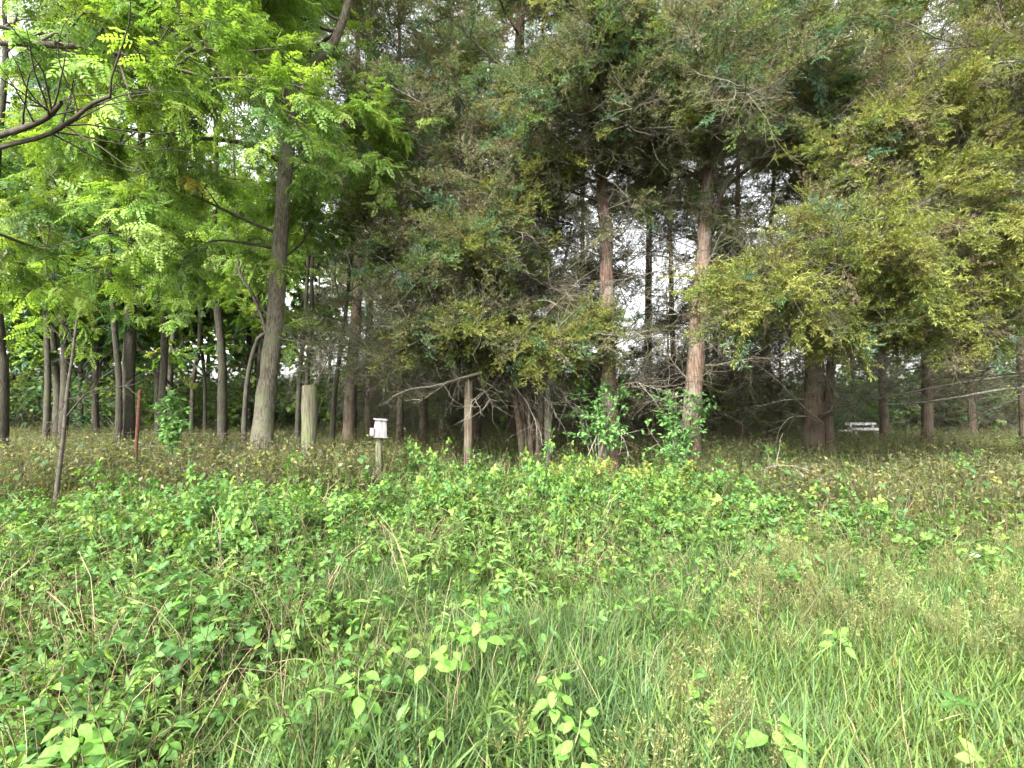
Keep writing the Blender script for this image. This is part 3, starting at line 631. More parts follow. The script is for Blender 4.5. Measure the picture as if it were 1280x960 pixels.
# prototype for the farther cedars
def far_cedar(px0, d, path, r, label, lz=3.2, group=None, ns=2300, L=2.8, n=24, bare=.9):
    b0 = ground_at(px0, d); pts = [b0] + pxs(path, d); tp = np.array([rng.normal(0, .03), 0, 1.])
    top = rnd(14, 17)
    pts += [pts[-1] + tp * (top - pts[-1][2]) * .5, pts[-1] + tp * (top - pts[-1][2])]
    rad = [r * 1.3, r * 1.05] + list(np.linspace(r, .02, len(pts) - 2))
    t = thing('red_cedar', label, 'tree', b0, group)
    cedar(t, b0, [(pts, rad)], prim_n=n, z_lo=lz - 1.0, z_top=top - .3, Lmax=L, live_z=lz, n_sec=n * 7, n_twig=n * 8, n_spray=ns, tints=(.12, .25, .5), dead=44, n_dead_tw=420, bare=bare, bscale=1.5, z_dead=1.5, leaves=CEDAR_F, S=9)
    return t
FC = [
 (925, 15, [(924, 480), (922, 410), (922, 330)], .10, 'thin cedar trunk right of the leaning red barked one', 4.2),
 (1105, 17, [(1103, 480), (1101, 380), (1100, 300)], .115, 'thin cedar just right of the pale bench', 4.4),
 (1158, 14, [(1159, 480), (1161, 400), (1162, 320)], .12, 'grey trunked cedar between the bench and the right edge', 4.0),
 (1282, 14, [(1280, 480), (1277, 400), (1275, 300)], .12, 'cedar cut by the right edge of the view', 4.0),
 (437, 15, [(439, 480), (443, 420), (448, 330)], .17, 'stout dark cedar trunk behind and left of the birdhouse', 3.6),
 (461, 17.5, [(461, 480), (462, 400)], .12, 'dark cedar trunk directly behind the birdhouse', 3.4),
 (530, 14, [(530, 490), (531, 430), (533, 340)], .10, 'slim cedar trunk between birdhouse and dark leaning post', 3.4),
 (596, 16, [(597, 480), (598, 400)], .13, 'dark cedar trunk behind the post with the broken limb', 3.4),
 (722, 15, [(721, 480), (724, 400), (728, 330)], .08, 'thin trunk in the shade left of the slender pink barked cedar', 3.8),
 (500, 13, [(501, 480), (504, 400), (506, 300)], .08, 'slim cedar trunk midway between the birdhouse and the broken limb', 3.0),
 (553, 18, [(553, 480), (552, 400)], .10, 'dim cedar trunk left of the post with the broken limb', 3.4),
 (640, 17, [(640, 480), (641, 400)], .11, 'dim cedar trunk showing through the fanned stems of the broad cedar', 3.4),
 (843, 13.5, [(843, 480), (840, 400), (838, 300)], .075, 'thin dark cedar close behind the leaning red barked one', 3.2),
 (893, 18, [(893, 480), (895, 400)], .09, 'dim thin cedar just right of the leaning red barked one', 3.4),
 (962, 17, [(962, 480), (958, 400)], .09, 'thin cedar left of the twin stemmed one', 3.4),
 (1215, 18, [(1214, 480), (1216, 400)], .10, 'dim cedar behind the long bare limbs at right', 3.6),
 (808, 15.5, [(809, 480), (810, 400)], .11, 'shaded cedar midway between the two red barked trunks', 4.2),
]
fcs = [far_cedar(*x[:5], lz=x[5] + (5.6 if x[0] < 560 else 4.3)) for x in FC]
YC = [(722, 15.5, 4.6, 'bushy young cedar in the shade left of the slender pink barked cedar'), (835, 16, 5.2, 'taller young cedar seen just left of the leaning red barked trunk'),
      (903, 15.5, 4.6, 'bushy young cedar just right of the leaning red barked trunk'), (975, 16.5, 4.8, 'young cedar left of the twin stemmed cedar'), (585, 17, 4.8, 'bushy young cedar behind the dark mossy post'), (1210, 20, 4.2, 'young cedar behind the long bare limbs'), (480, 19, 4.4, 'young cedar behind the birdhouse')]
for px0, d, h, lab in YC:
    b0 = ground_at(px0, d); t = thing('young_cedar', lab, 'tree', b0, 'young cedars under the tall ones')
    cedar(t, b0, [([b0, b0 + [.03, .02, h * .5], b0 + [.0, .05, h]], [.06, .04, .01])], prim_n=26, z_lo=.9, z_top=h - .2, Lmax=1.5, live_z=1.2, n_sec=170, n_twig=250, n_spray=1200, tints=(.05, .3, .6), dead=14, n_dead_tw=160, leaves=CEDAR_F, S=7, bare=1.0, bscale=1.3, z_dead=.6, tip=.3)
# --- woods behind: copies of farther trees
def back_zone(px, kind):
    names = [(120, 'seen left of the close pair of trunks'), (200, 'seen behind the close pair of trunks'), (330, 'seen left of the leaning grey tree'), (470, 'seen between mossy post and birdhouse'), (585, 'seen right of the birdhouse'), (700, 'seen behind the many stemmed cedar'),
             (860, 'seen between the two red barked trunks'), (1010, 'seen left of the twin cedar'), (1160, 'seen around the bench'), (9999, 'seen towards the right edge')]
    where = next(n_ for p_, n_ in names if px < p_); return f'{kind}, {where}', f'{kind.split(" at ")[0]}s at the back {where}'
def scat(n, d0, d1, p0, p1):
    r = []
    while len(r) < n:
        d = rnd(d0, d1); px = rnd(p0, p1); r.append((px, d))
    return r
for k, (px, d) in enumerate(scat(9, 24, 36, 380, 1400)):
    src = fcs[k % len(fcs)]
    dup(src, ground_at(px, d), rnd(0, 6.28), rnd(.85, 1.15), *back_zone(px, 'dark cedar at the back of the field'))
b0 = ground_at(120, 22)
t = thing('locust_tree', back_zone(120, 'thin leafy tree at the back')[0], 'tree', b0, back_zone(120, 'thin leafy tree at the back')[1])
locust(t, b0, [b0 + np.array([.05 * math.sin(k), .03 * k, k * 1.25]) for k in range(9)], list(np.linspace(.13, .03, 9)), n_prim=14, t_lo=.22, n_sec=90, n_twig=300, n_leaf=2200, bark=M_DARK,
       leaves=LOB_P, pal=np.concatenate([LOCUST, BLUISH]), lscale=1.5, S=8, L=(1.4, 3))
for k, (px, d) in enumerate(scat(25, 16, 36, -150, 440)):
    dup(t, ground_at(px, d), rnd(0, 6.28), rnd(.8, 1.2), *back_zone(px, 'thin leafy tree at the back'))
for k, (px, d) in enumerate(scat(8, 26, 40, 1000, 1500)):
    dup(t, ground_at(px, d), rnd(0, 6.28), rnd(.8, 1.1), *back_zone(px, 'thin leafy tree at the back'))

# ------------------------------------------------------------------ grass, weeds and ground cover
def blades(acc, n, spread, h0, h1, wd, lean, pal, K=5, curl=1.0):
    a = rnd(0, 2 * pi, n); r = spread * np.sqrt(rng.random(n)); base = np.stack([r * np.cos(a), r * np.sin(a), np.zeros(n) - .02], 1)
    az = rnd(0, 2 * pi, n); d = np.stack([np.cos(az), np.sin(az), np.zeros(n)], 1)
    side = np.stack([-np.sin(az), np.cos(az), np.zeros(n)], 1)
    h = rnd(h0, h1, n); ln = rnd(*lean, n); cu = rnd(.2, 1.0, n) * curl
    P = np.zeros((n, K, 3)); ang = ln.copy()
    P[:, 0] = base
    for k in range(1, K):
        P[:, k] = P[:, k - 1] + (np.sin(ang)[:, None] * d + np.cos(ang)[:, None] * np.array([0, 0, 1.])) * (h / (K - 1))[:, None]
        ang = ang + cu * (1.2 / (K - 1)) * (.5 + k / K)
    w_ = np.array([.7, 1.0, .95, .65, .08]) if K == 5 else np.linspace(1, .1, K)
    ww = (rnd(.7, 1.3, n) * wd)[:, None] * w_[None]
    tw = rnd(-.6, .6, n)[:, None, None] * d[:, None, :] * 1.0
    sd = norm(side[:, None, :] + tw)
    A = P + sd * ww[..., None] / 2; B = P - sd * ww[..., None] / 2
    V = np.stack([A, B], 2).reshape(n, K * 2, 3)
    i0 = np.arange(K - 1) * 2; q = np.stack([i0, i0 + 1, i0 + 3, i0 + 2], 1).reshape(-1)
    L = (q[None] + (np.arange(n) * K * 2)[:, None]).reshape(-1)
    c = np.repeat(pick(pal, n, .32), K * 2, 0)
    acc.add(V.reshape(-1, 3), L, np.full(len(L) // 4, 4), c)

GREEN = np.array([[.10, .17, .045], [.12, .20, .05], [.085, .15, .05], [.14, .22, .05], [.095, .17, .065]])
DRY = np.array([[.33, .26, .14], [.24, .17, .08], [.28, .22, .12]])
STRAW = np.array([[.17, .185, .07], [.14, .17, .055], [.22, .21, .10]])
def tuft(n, spread, h0, h1, wd, lean, pal, dry=.12, curl=1.0):
    a = Acc(); blades(a, n, spread, h0, h1, wd, lean, pal, curl=curl)
    nd = int(n * dry)
    if nd: blades(a, nd, spread, h0 * .4, h1 * .8, wd * .7, (.2, 1.2), DRY)
    return a.mesh('grass_tuft')
def seedhead(n=5):
    a = Acc(); blades(a, 8, .06, .15, .35, .004, (.05, .5), STRAW)
    P = grow(np.stack([rnd(-.05, .05, n), rnd(-.05, .05, n), np.zeros(n)], 1), np.stack([rng.normal(0, .15, n), rng.normal(0, .15, n), np.ones(n)], 1), rnd(.26, .46, n), 6, .06, -.02)
    Rr = taper(n, 6, .0016, .0009); tube(a, P, Rr, 3, pick(STRAW, n))
    m = n * 16; s, d, _, i, t = spawn(P, Rr, m, .68, 1, R(25), R(60)); B = grow(s, d, rnd(.025, .075, m), 3, .1, -.03); tube(a, B, taper(m, 3, .0008, .0006), 3, pick(STRAW, m))
    q = m * 2; s, d, _, i, t = spawn(B, taper(m, 3, .001, .001), q, .3, 1, R(10), R(50))
    place(a, rhomb(.014, .0032, 0), s, d, norm(rng.normal(0, 1, (q, 3))), rnd(.7, 1.4, q), pick(STRAW * 1.6, q))
    return a.mesh('seed_grass')
def pts_in(n, d0, d1, fn, hw=1.08):
    """n random ground points at depth d0..d1, inside the view, kept where fn(x, y) is true (or a probability)"""
    out = []
    while len(out) < n:
        d = math.sqrt(rnd(d0 * d0, d1 * d1)); x = rnd(-hw, hw) * d
        if rng.random() < fn(x, d): out.append((x, d))
    a = np.array(out[:n]); return np.stack([a[:, 0], a[:, 1], gz(a[:, 0], a[:, 1])], 1)
def eul(n, tilt=.12): return np.stack([rng.normal(0, tilt, n), rng.normal(0, tilt, n), rnd(0, 6.28, n)], 1)
def nz2(x, y, s, o): return math.sin(x * s + o) * math.sin(y * s * 1.17 + o * 2.3) + .5 * math.sin(x * s * 2.3 + 1.1 * o) * math.sin(y * s * 2.1 - o)

def left_edge(y): return -1.25 - .09 * (y - 2.2) + .18 * math.sin(y * 2.7)
def right_edge(y): return 0.75 + .52 * (y - 2.0) + .25 * math.sin(y * 1.9)
def grass_p(x, y):
    p = 1.0
    if x < left_edge(y): p = .12 if y > 3 else .25
    if x > right_edge(y): p = .4
    if math.hypot((x - 5.0) / 1.5, y - 5.9) < 1: p *= .15
    if y > 5.4 + .5 * math.sin(x * 1.3): p *= .3
    return p
def dry_p(x, y):
    if x < right_edge(y) - .2: return .07
    if y > 5.5 + .4 * math.sin(x): return .08
    d = math.hypot(x - 5.2, y - 6.0)
    return .25 if d < 1.3 else 1.0

n = 11500; P = pts_in(n, 1.15, 6.6, grass_p)
big = np.array([nz2(p[0], p[1], 1.6, 1.3) for p in P])
COOL = np.array([[.085, .15, .055], [.095, .165, .06], [.11, .19, .065]]); LIME = np.array([[.15, .25, .05], [.18, .27, .055]])
THATCH = np.concatenate([DRY, DRY * .6, GREEN])
protos = [(tuft(22, .10, .14, .36, .007, (.05, .7), GREEN, .25), M_GRA), (tuft(20, .12, .10, .32, .008, (.1, 1.0), GREEN, .35, 1.5), M_GRA),
          (tuft(24, .09, .16, .40, .0065, (.05, .6), COOL, .15, 1.4), M_GRA), (tuft(16, .11, .10, .28, .010, (.1, 1.0), LIME, .2), M_GRA),
          (tuft(20, .14, .08, .25, .006, (.3, 1.4), THATCH, .6, 1.4), M_GRA), (tuft(20, .11, .14, .36, .008, (.05, .8), GREEN, .25, 2.1), M_GRA)]
pk = np.where(big > .35, rng.choice([2, 2, 0, 5], n), np.where(big < -.4, rng.choice([4, 3, 1, 5], n), rng.choice([0, 1, 3, 5, 5, 2, 4], n)))
s = rnd(.8, 1.2, (n, 1)) * (1 + .18 * big[:, None]) * np.clip(1.2 - .05 * P[:, 1:2], .7, 1.1)
scatter('grass', protos, P, eul(n, .28), np.repeat(s, 3, 1), pk)

n = 6500; P = pts_in(n, 1.3, 6.6, dry_p)
protos = [(tuft(18, .08, .12, .28, .006, (.1, .6), np.array([[.15, .19, .06], [.12, .18, .05], [.19, .21, .08]]), .4), M_GRA), (seedhead(4), M_GRA), (seedhead(6), M_GRA),
          (tuft(12, .08, .14, .30, .009, (.1, .6), GREEN, .15), M_GRA), (tuft(14, .1, .08, .2, .005, (.3, 1.2), DRY, .3), M_GRA), (tuft(10, .1, .12, .26, .012, (.2, .9), LIME, .15), M_GRA)]
scatter('dry_grass', protos, P, eul(n), np.repeat(rnd(.7, 1.2, (n, 1)), 3, 1), np.where(rng.random(n) < np.clip(.055 + .09 * np.array([nz2(p[0], p[1], 1.3, 2.2) for p in P]), 0, .2), rng.integers(1, 3, n), rng.choice([0, 0, 0, 3, 3, 3, 3, 4, 4, 5, 5, 5], n)))

# --- ground cover under the brambles
TRI = [trifoliate(.039), trifoliate(.046, .2), trifoliate(.031, .08), trifoliate(.052, .16)]
SIMPLE = [leaflet(.055, .5), leaflet(.046, .55, .2), leaflet(.062, .45), leaflet(.04, .6)]
LANCE = [leaflet(.085, .2, .1, .3), leaflet(.07, .24), leaflet(.1, .18, .1, .4), leaflet(.06, .25)]
def cover_tuft(n, h0, h1, pal, spread=.22, ls=1.0, stems=6, dead=4, tpls=None):
    a = Acc()
    s0 = np.stack([rng.normal(0, spread * .4, stems), rng.normal(0, spread * .4, stems), np.zeros(stems)], 1)
    P = grow(s0, np.stack([rng.normal(0, .5, stems), rng.normal(0, .5, stems), np.ones(stems)], 1), rnd(h0, h1, stems), 6, .15, -.05)
    Rr = taper(stems, 6, .003, .0015); tube(a, P, Rr, 3, pick(np.array([[.09, .10, .04], [.13, .08, .05]]), stems))
    if dead:
        PD = grow(s0[np.arange(dead) % stems] + rng.normal(0, .05, (dead, 3)) * [1, 1, 0], np.stack([rng.normal(0, .5, dead), rng.normal(0, .5, dead), np.ones(dead)], 1), rnd(h0, h1 * 1.1, dead), 6, .2, -.05)
        tube(a, PD, taper(dead, 6, .003, .0012), 3, pick(np.array([[.30, .25, .16], [.22, .17, .11], [.36, .31, .2]]), dead))
    s, d, _, i, t = spawn(P, Rr, n, .3, 1, R(40), R(90), flat=.5)
    up = norm(np.array([0, -.15, 1.]) + rng.normal(0, .5, (n, 3)))
    col = pick(pal, n, .3)
    for k, tp in enumerate(tpls or TRI):
        m_ = np.arange(n) % 4 == k; place(a, tp, s[m_], d[m_], up[m_], ls * rnd(.6, 1.15, m_.sum()), col[m_])
    return a.mesh('cover')
def thick_p(x, y):
    if y > 6.2 and abs(x + .262 * y) < .4: return .15
    if math.hypot((x - 5.0) / 1.5, y - 5.9) < 1: return .1
    if y > 5.0 + .5 * math.sin(x * 1.3) and y < 9.2 + .5 * math.sin(x * 2): return ((1.0 if x < 4.2 - (y - 6) * .15 else .45) if (x > -2.2 or y < 6.2) else .12) * (1 if nz2(x, y, 2.2, .7) > -.25 else .2)
    if x < left_edge(y): return .9 if nz2(x, y, 2.2, .7) > -.25 else .2
    if y > 3.9 and x < right_edge(y): return .30
    return .10 if x < right_edge(y) else .012
YEL = np.array([[.24, .25, .06], [.20, .23, .055], [.28, .22, .07], [.15, .21, .05]])
n = 3600; P = pts_in(n, 1.6, 9.6, thick_p)
protos = [(cover_tuft(46, .2, .5, BRAM), M_BRA), (cover_tuft(36, .15, .45, BRAM * .85, dead=10), M_BRA), (cover_tuft(40, .2, .5, YEL), M_BRA), (cover_tuft(16, .3, .6, BRAM, dead=12), M_BRA),
          (cover_tuft(60, .3, .6, np.array([[.085, .18, .06], [.11, .21, .06], [.075, .16, .055]]), .2, 1.1, 5, 3, SIMPLE), M_BRA), (cover_tuft(110, .35, .7, np.array([[.11, .20, .05], [.13, .22, .055], [.09, .17, .05]]), .16, 1.0, 6, 3, LANCE), M_BRA)]
ye = np.exp(-(((P[:, 0] - 1.6) / 1.5) ** 2 + ((P[:, 1] - 8.2) / 1.0) ** 2))
pk = np.where((rng.random(n) < ye * .8) & (P[:, 1] > 6), 2, rng.choice([0, 0, 1, 1, 3, 3, 4, 5], n)); pk = np.where((rng.random(n) < .06) & (P[:, 0] > -.8) & (P[:, 1] > 6), 2, pk)
scatter('ground_cover', protos, P, eul(n, .1), np.repeat(rnd(.75, 1.25, (n, 1)), 3, 1), pk)

# --- weedy field behind
FIELD = np.array([[.11, .135, .045], [.13, .145, .05], [.085, .12, .038], [.16, .16, .07]])
def weed(n_st, h0, h1, nl, pal, lw=.03, ll=.06):
    a = Acc(); s0 = np.stack([rng.normal(0, .1, n_st), rng.normal(0, .1, n_st), np.zeros(n_st)], 1)
    P = grow(s0, np.stack([rng.normal(0, .22, n_st), rng.normal(0, .22, n_st), np.ones(n_st)], 1), rnd(h0, h1, n_st), 6, .08)
    Rr = taper(n_st, 6, .003, .0015); tube(a, P, Rr, 3, pick(np.concatenate([FIELD, DEADT]), n_st))
    s, d, _, i, t = spawn(P, Rr, nl, .15, 1, R(35), R(85)); place(a, rhomb(ll, lw, ll * .2), s, d, norm(np.array([0, 0, 1.]) + rng.normal(0, .4, (nl, 3))), rnd(.6, 1.3, nl), pick(pal, nl, .25))
    return a.mesh('weed')
n = 9000; P = pts_in(n, 8.3, 34, lambda x, y: (1.0 if y > 9.3 or x > 3.2 else .35) * min(1, 13 / y + .25))
n2 = 2600; Pb = pts_in(n2, 5.5, 9.5, lambda x, y: 1 if (x > 3.0 or (x < -2.0 and y > 6.5)) else 0)
P = np.concatenate([P, Pb]); n += n2
protos = [(weed(10, .35, .7, 110, FIELD, .02, .04), M_WEE), (weed(14, .4, .75, 80, FIELD * 1.1, .014, .05), M_WEE), (weed(6, .4, .75, 60, YEL * .8, .025, .045), M_WEE), (weed(7, .3, .6, 50, BRAM * .8, .045, .075), M_WEE),
          (tuft(26, .15, .35, .65, .008, (.02, .35), np.concatenate([FIELD, FIELD, STRAW]), .12), M_WEE)]
scatter('weeds', protos, P, eul(n, .08), np.repeat(rnd(.85, 1.35, (n, 1)) * np.where(P[:, 1:2] > 14, .85, np.where((P[:, 1:2] < 9.5) & (P[:, 0:1] < -1), 1.15, 1)), 3, 1), rng.choice([0, 0, 0, 0, 1, 1, 1, 2, 3, 3, 4, 4, 4], n))

# --- far tangle closing the view between the trunks
def tangle(n, pal, h0, h1):
    a = Acc(); ns = 14; s0 = np.stack([rng.normal(0, .5, ns), rng.normal(0, .5, ns), np.zeros(ns)], 1)
    P = grow(s0, np.stack([rng.normal(0, .35, ns), rng.normal(0, .35, ns), np.ones(ns)], 1), rnd(h0, h1, ns), 8, .14); Rr = taper(ns, 8, .018, .004); tube(a, P, Rr, 4, pick(DEADT * .7, ns))
    m = 70; s, d, _, i, t = spawn(P, Rr, m, .15, 1, R(30), R(80)); B = grow(s, d, rnd(.3, 1.1, m), 5, .2); BR = taper(m, 5, .007, .002); tube(a, B, BR, 3, pick(DEADT * .8, m))
    s, d, _, i, t = spawn(B, BR, n, .2, 1, R(30), R(80)); col = pick(pal, n, .25)
    for k, tp in enumerate(LOBE):
        q = np.arange(n) % 3 == k; place(a, tp, s[q], d[q], norm(np.array([0, 0, 1.]) + rng.normal(0, .4, (q.sum(), 3))), rnd(.7, 1.3, q.sum()) * 1.3, col[q])
    return a.mesh('tangle')
n = 640; P = pts_in(n, 20, 42, lambda x, y: 1.0, 1.15)
protos = [(tangle(420, LOCUST * .8, 1.5, 3.2), M_FAR), (tangle(420, BLUISH, 1.5, 3.5), M_FAR), (tangle(200, OLIVE, 1.8, 4.0), M_FAR), (tangle(220, CGREEN, 1.2, 2.6), M_FAR)]
pk = np.where(P[:, 0] / P[:, 1] < -.3, rng.choice([0, 1, 0, 3], n), np.where(P[:, 0] / P[:, 1] > .5, rng.choice([0, 0, 1, 3], n), rng.choice([1, 2, 2, 3], n)))
scatter('undergrowth', protos, P, eul(n, .05), np.repeat(rnd(.8, 1.3, (n, 1)), 3, 1), pk)

# ------------------------------------------------------------------ bramble plants (things)
def bramble_parts(n_cane, ln, n_leaf, pal):
    P = grow(np.stack([rng.normal(0, .06, n_cane), rng.normal(0, .06, n_cane), np.zeros(n_cane)], 1), np.stack([rng.normal(0, .55, n_cane), rng.normal(0, .55, n_cane), np.ones(n_cane)], 1),
             rnd(ln * .7, ln * 1.2, n_cane), 9, .09, 0, -.22)
    Rr = taper(n_cane, 9, .0045, .002); a = Acc(); tube(a, P, Rr, 4, pick(np.array([[.10, .11, .045], [.16, .085, .06], [.12, .12, .06]]), n_cane))
    s, d, _, i, t = spawn(P, Rr, n_leaf, .25, 1, R(50), R(95), flat=.6); up = norm(np.array([0, -.15, 1.]) + rng.normal(0, .45, (n_leaf, 3)))
    return a, s, d, up, pick(pal, n_leaf, .3)
def far_bramble(pal, label, group, n_leaf=120, ln=.9):
    t = thing('bramble', label, 'bramble', (0, 0, 0), group); a, s, d, up, col = bramble_parts(6, ln, n_leaf, pal)
    link('cane', a.mesh('canes', True), M_TWIG, t)
    c = Acc()
    for k, tp in enumerate(TRI):
        q = np.arange(n_leaf) % 4 == k; place(c, tp, s[q], d[q], up[q], rnd(.75, 1.3, q.sum()), col[q])
    o = link('foliage', c.mesh('foliage'), M_BRA, t); o['kind'] = 'stuff'
    return t
LEAFM = []
for k in range(5):
    a = Acc(); place(a, trifoliate(.062, random.uniform(.08, .2)), np.zeros((1, 3)), np.array([[1., 0, 0]]), np.array([[0, 0, 1.]]), np.ones(1), pick(BRAM, 1)); LEAFM.append(a.mesh('bramble_leaf'))
from mathutils import Matrix
def near_bramble(x, y, label, group, n_leaf=16, ln=.6, rz=0, s=1.0, n_cane=4):
    t = thing('bramble', label, 'bramble', (x, y, float(gz(x, y))), group, rz); a, P, d, up, col = bramble_parts(n_cane, ln, n_leaf, BRAM)
    link('cane', a.mesh('canes', True), M_TWIG, t)
    for q in range(n_leaf):
        o = link('leaf', LEAFM[rng.integers(0, 5)], M_BRA, t)
        X = d[q] / np.linalg.norm(d[q]); Yv = np.cross(up[q], X); Yv /= np.linalg.norm(Yv); Z = np.cross(X, Yv); k = rnd(.8, 1.25) * s
        M = Matrix(((X[0] * k, Yv[0] * k, Z[0] * k, P[q][0]), (X[1] * k, Yv[1] * k, Z[1] * k, P[q][1]), (X[2] * k, Yv[2] * k, Z[2] * k, P[q][2]), (0, 0, 0, 1)))
        o.matrix_basis = M
    return t
GB = 'brambles between the grass and the cedars'
pr = [far_bramble(BRAM, 'bright green bramble in the thicket between the grass and the cedars', GB, 260, .76) for _ in range(4)]
py_ = [far_bramble(np.concatenate([YEL, BRAM[:2]]), 'yellow tinged bramble at the foot of the two red barked cedars', 'yellowing brambles below the cedars', 210, .68) for _ in range(2)]
pl = [far_bramble(BRAM, 'green bramble sprawling in the thicket left of the tall grass', 'brambles left of the grass', 230, .72) for _ in range(3)]
def zone(x, y, kind):
    px = 640 + F * x / y
    names = [(100, 'at the left edge beside the dead sapling'), (250, 'below the rusty stake'), (390, 'below the leaning grey tree'), (470, 'between the mossy post and the birdhouse'), (585, 'right of the birdhouse'),
             (700, 'below the many stemmed cedar'), (805, 'below the slender pink barked cedar'), (910, 'below the leaning red barked cedar'), (9999, 'under the arching dead cane at right')]
    where = next(n_ for p_, n_ in names if px < p_)
    row = 'front row' if y < 6.1 else 'middle row' if y < 7.2 else 'back row'
    lab = f'{kind} in the {row} {where}'
    return lab, f'brambles in the {row} {where}'
used = set()
def put(protos, n, d0, d1, fn, kind):
    for q in pts_in(n, d0, d1, lambda x, y: fn(x, y) * (1 if nz2(x, y, 2.2, .7) > -.25 else .12)):
        o = protos[rng.integers(0, len(protos))]; lab, grp = zone(q[0], q[1], kind)
        if o.name not in used:
            used.add(o.name); o.location = q; o.rotation_euler[2] = rnd(0, 6.28); o['label'] = lab; o['group'] = grp
        else: dup(o, q, rnd(0, 6.28), (rnd(.72, 1.05),) * 2 + (rnd(.75, 1.15) * (1 + .32 * nz2(q[0], q[1], 1.1, 4.0)),), lab, grp)
put(pr, 150, 5.1, 8.3, lambda x, y: 1 if (-3.6 + .1 * y < x < 3.6 and not (x > .4 and y > 7.4) and not (y > 6.2 and abs(x + .262 * y) < .5)) else 0, 'bright green bramble')
put(py_, 34, 7.2, 8.6, lambda x, y: 1 if .2 < x < 3.0 else 0, 'yellow tinged bramble')
put(pl, 54, 4.2, 6.1, lambda x, y: 1 if x < min(left_edge(y), -.35 * y) else 0, 'mid green bramble')
put(pl, 14, 6.5, 9, lambda x, y: 1 if 3.0 < x < 6.5 else 0, 'deep green bramble')
for q in pts_in(26, 2.3, 4.6, lambda x, y: 1 if x < left_edge(y) - .1 else 0):
    px = 640 + F * q[0] / q[1]; where = 'at the left edge' if px < 110 else 'left of the straw stalk' if px < 270 else 'against the tall grass'
    row = 'nearest the bottom corner' if q[1] < 3.1 else 'in the middle distance' if q[1] < 3.9 else 'in front of the fern'
    near_bramble(q[0], q[1], f'broad leaved near bramble {where}, {row}', f'near brambles {where} {row}', 20, .55, rnd(0, 6.28))

# ------------------------------------------------------------------ leafy shrubs at the feet of the cedars
def shrub(px, py, d, wpx, hpx, label, base_py):
    c0 = at(px, py, d); b0 = ground_at(px, d); t = thing('shrub', label, 'shrub', b0)
    W = wpx / F * d / 2; H = hpx / F * d / 2; cz = c0[2] - b0[2]
    ns = 9; P = np.zeros((ns, 7, 3)); tgt = np.stack([rng.normal(0, W * .5, ns), rng.normal(0, W * .4, ns), cz + rng.normal(0, H * .5, ns)], 1)
    for k in range(7):
        f = k / 6; P[:, k] = tgt * np.array([f ** 1.6, f ** 1.6, f]) + rng.normal(0, .015, (ns, 3))
    Rr = taper(ns, 7, .01, .003); a = Acc(); tube(a, P, Rr, 5, pick(DEADT, ns))
    m = 120; s, dd, _, i, tt = spawn(P, Rr, m, .45, 1, R(30), R(85)); B = grow(s, dd, rnd(.1, W * .8, m), 5, .15, -.02); tube(a, B, taper(m, 5, .003, .0012), 3, pick(DEADT, m))
    o = link('stems', a.mesh('stems', True), M_TWIG, t); o['kind'] = 'stuff'
    n = 1300; s, dd, _, i, tt = spawn(B, taper(m, 5, .003, .001), n, .2, 1, R(30), R(80), flat=.5); c = Acc(); up = norm(np.array([0, -.2, 1.]) + rng.normal(0, .35, (n, 3)))
    place(c, leaflet(.075, .55), s, dd, up, rnd(.7, 1.3, n), pick(np.array([[.13, .27, .08], [.16, .31, .09], [.11, .23, .08]]), n))
    o = link('foliage', c.mesh('foliage'), M_BRA, t); o['kind'] = 'stuff'
shrub(745, 507, 8.9, 88, 56, 'leafy green shrub growing in front of the slender pink barked cedar', 560)
shrub(848, 500, 8.4, 84, 78, 'leafy green shrub growing in front of the leaning red barked cedar', 575)
shrub(215, 505, 8.2, 40, 50, 'upright bright shrub right of the rusty stake', 560)

# ------------------------------------------------------------------ posts, birdhouse, bench ...
def box(acc, x0, x1, y0, y1, z0, z1, M=None, col=(.3, .3, .3), bev=.0):
    V = np.array([[x, y, z] for x in (x0, x1) for y in (y0, y1) for z in (z0, z1)], float)
    if M is not None: V = V @ np.asarray(M).T
    f = [(0, 1, 3, 2), (4, 6, 7, 5), (0, 4, 5, 1), (2, 3, 7, 6), (0, 2, 6, 4), (1, 5, 7, 3)]
    acc.add(V, [i for q in f for i in q], [4] * 6, col)
def bevel(o, w_=.006):
    m = o.modifiers.new('bevel', 'BEVEL'); m.width = w_; m.segments = 2; return o
def capped(acc, P, Rr, S, jit=.04):
    P = np.asarray(P, float); n0 = acc.n
    K = len(P)
    tube(acc, P, Rr, S, (.3, .3, .3), jit)
    top = acc.v[-1].reshape(K, S, 3)[-1].copy()
    V = np.concatenate([top, [P[-1] + np.array([0, 0, .015])]]); L = []
    for k in range(S): L += [k, (k + 1) % S, S]
    acc.add(V, L, [3] * S, (.3, .3, .3))
def post(name, label, px, d, top_py, wpx, mat, cat='fence post', lean=0, S=14, top_px=None):
    b0 = ground_at(px, d); tp = at(top_px or px, top_py, d) - b0; K = 12; f = np.linspace(0, 1, K)[:, None]
    P = f * tp[None] + np.array([0, 0, -.15]) * (1 - f); r = wpx / F * d / 2
    a = Acc(); capped(a, P, np.full(K, r) * (1 + rng.normal(0, .02, K)), S)
    t = thing(name, label, cat, b0); link('post_shaft', a.mesh('post', False), mat, t); return t, b0, tp, r
post('fence_post', 'thick pale mossy wooden post right of the leaning grey tree', 387, 8.4, 482, 18, M_POST, lean=0)
post('fence_post', 'dark mossy wooden post under the broken pale limb, right of the birdhouse', 585, 8.9, 476, 11, M_CBARK2, top_px=586)
post('fence_post', 'short dark post just right of the many stemmed cedar', 685, 9.0, 484, 10, M_DARK)
t, b0, tp, r = post('rusty_stake', 'rusty red steel stake standing in the weeds at left', 168, 7.2, 488, 4, M_RUST, 'fence stake', S=8, top_px=175)
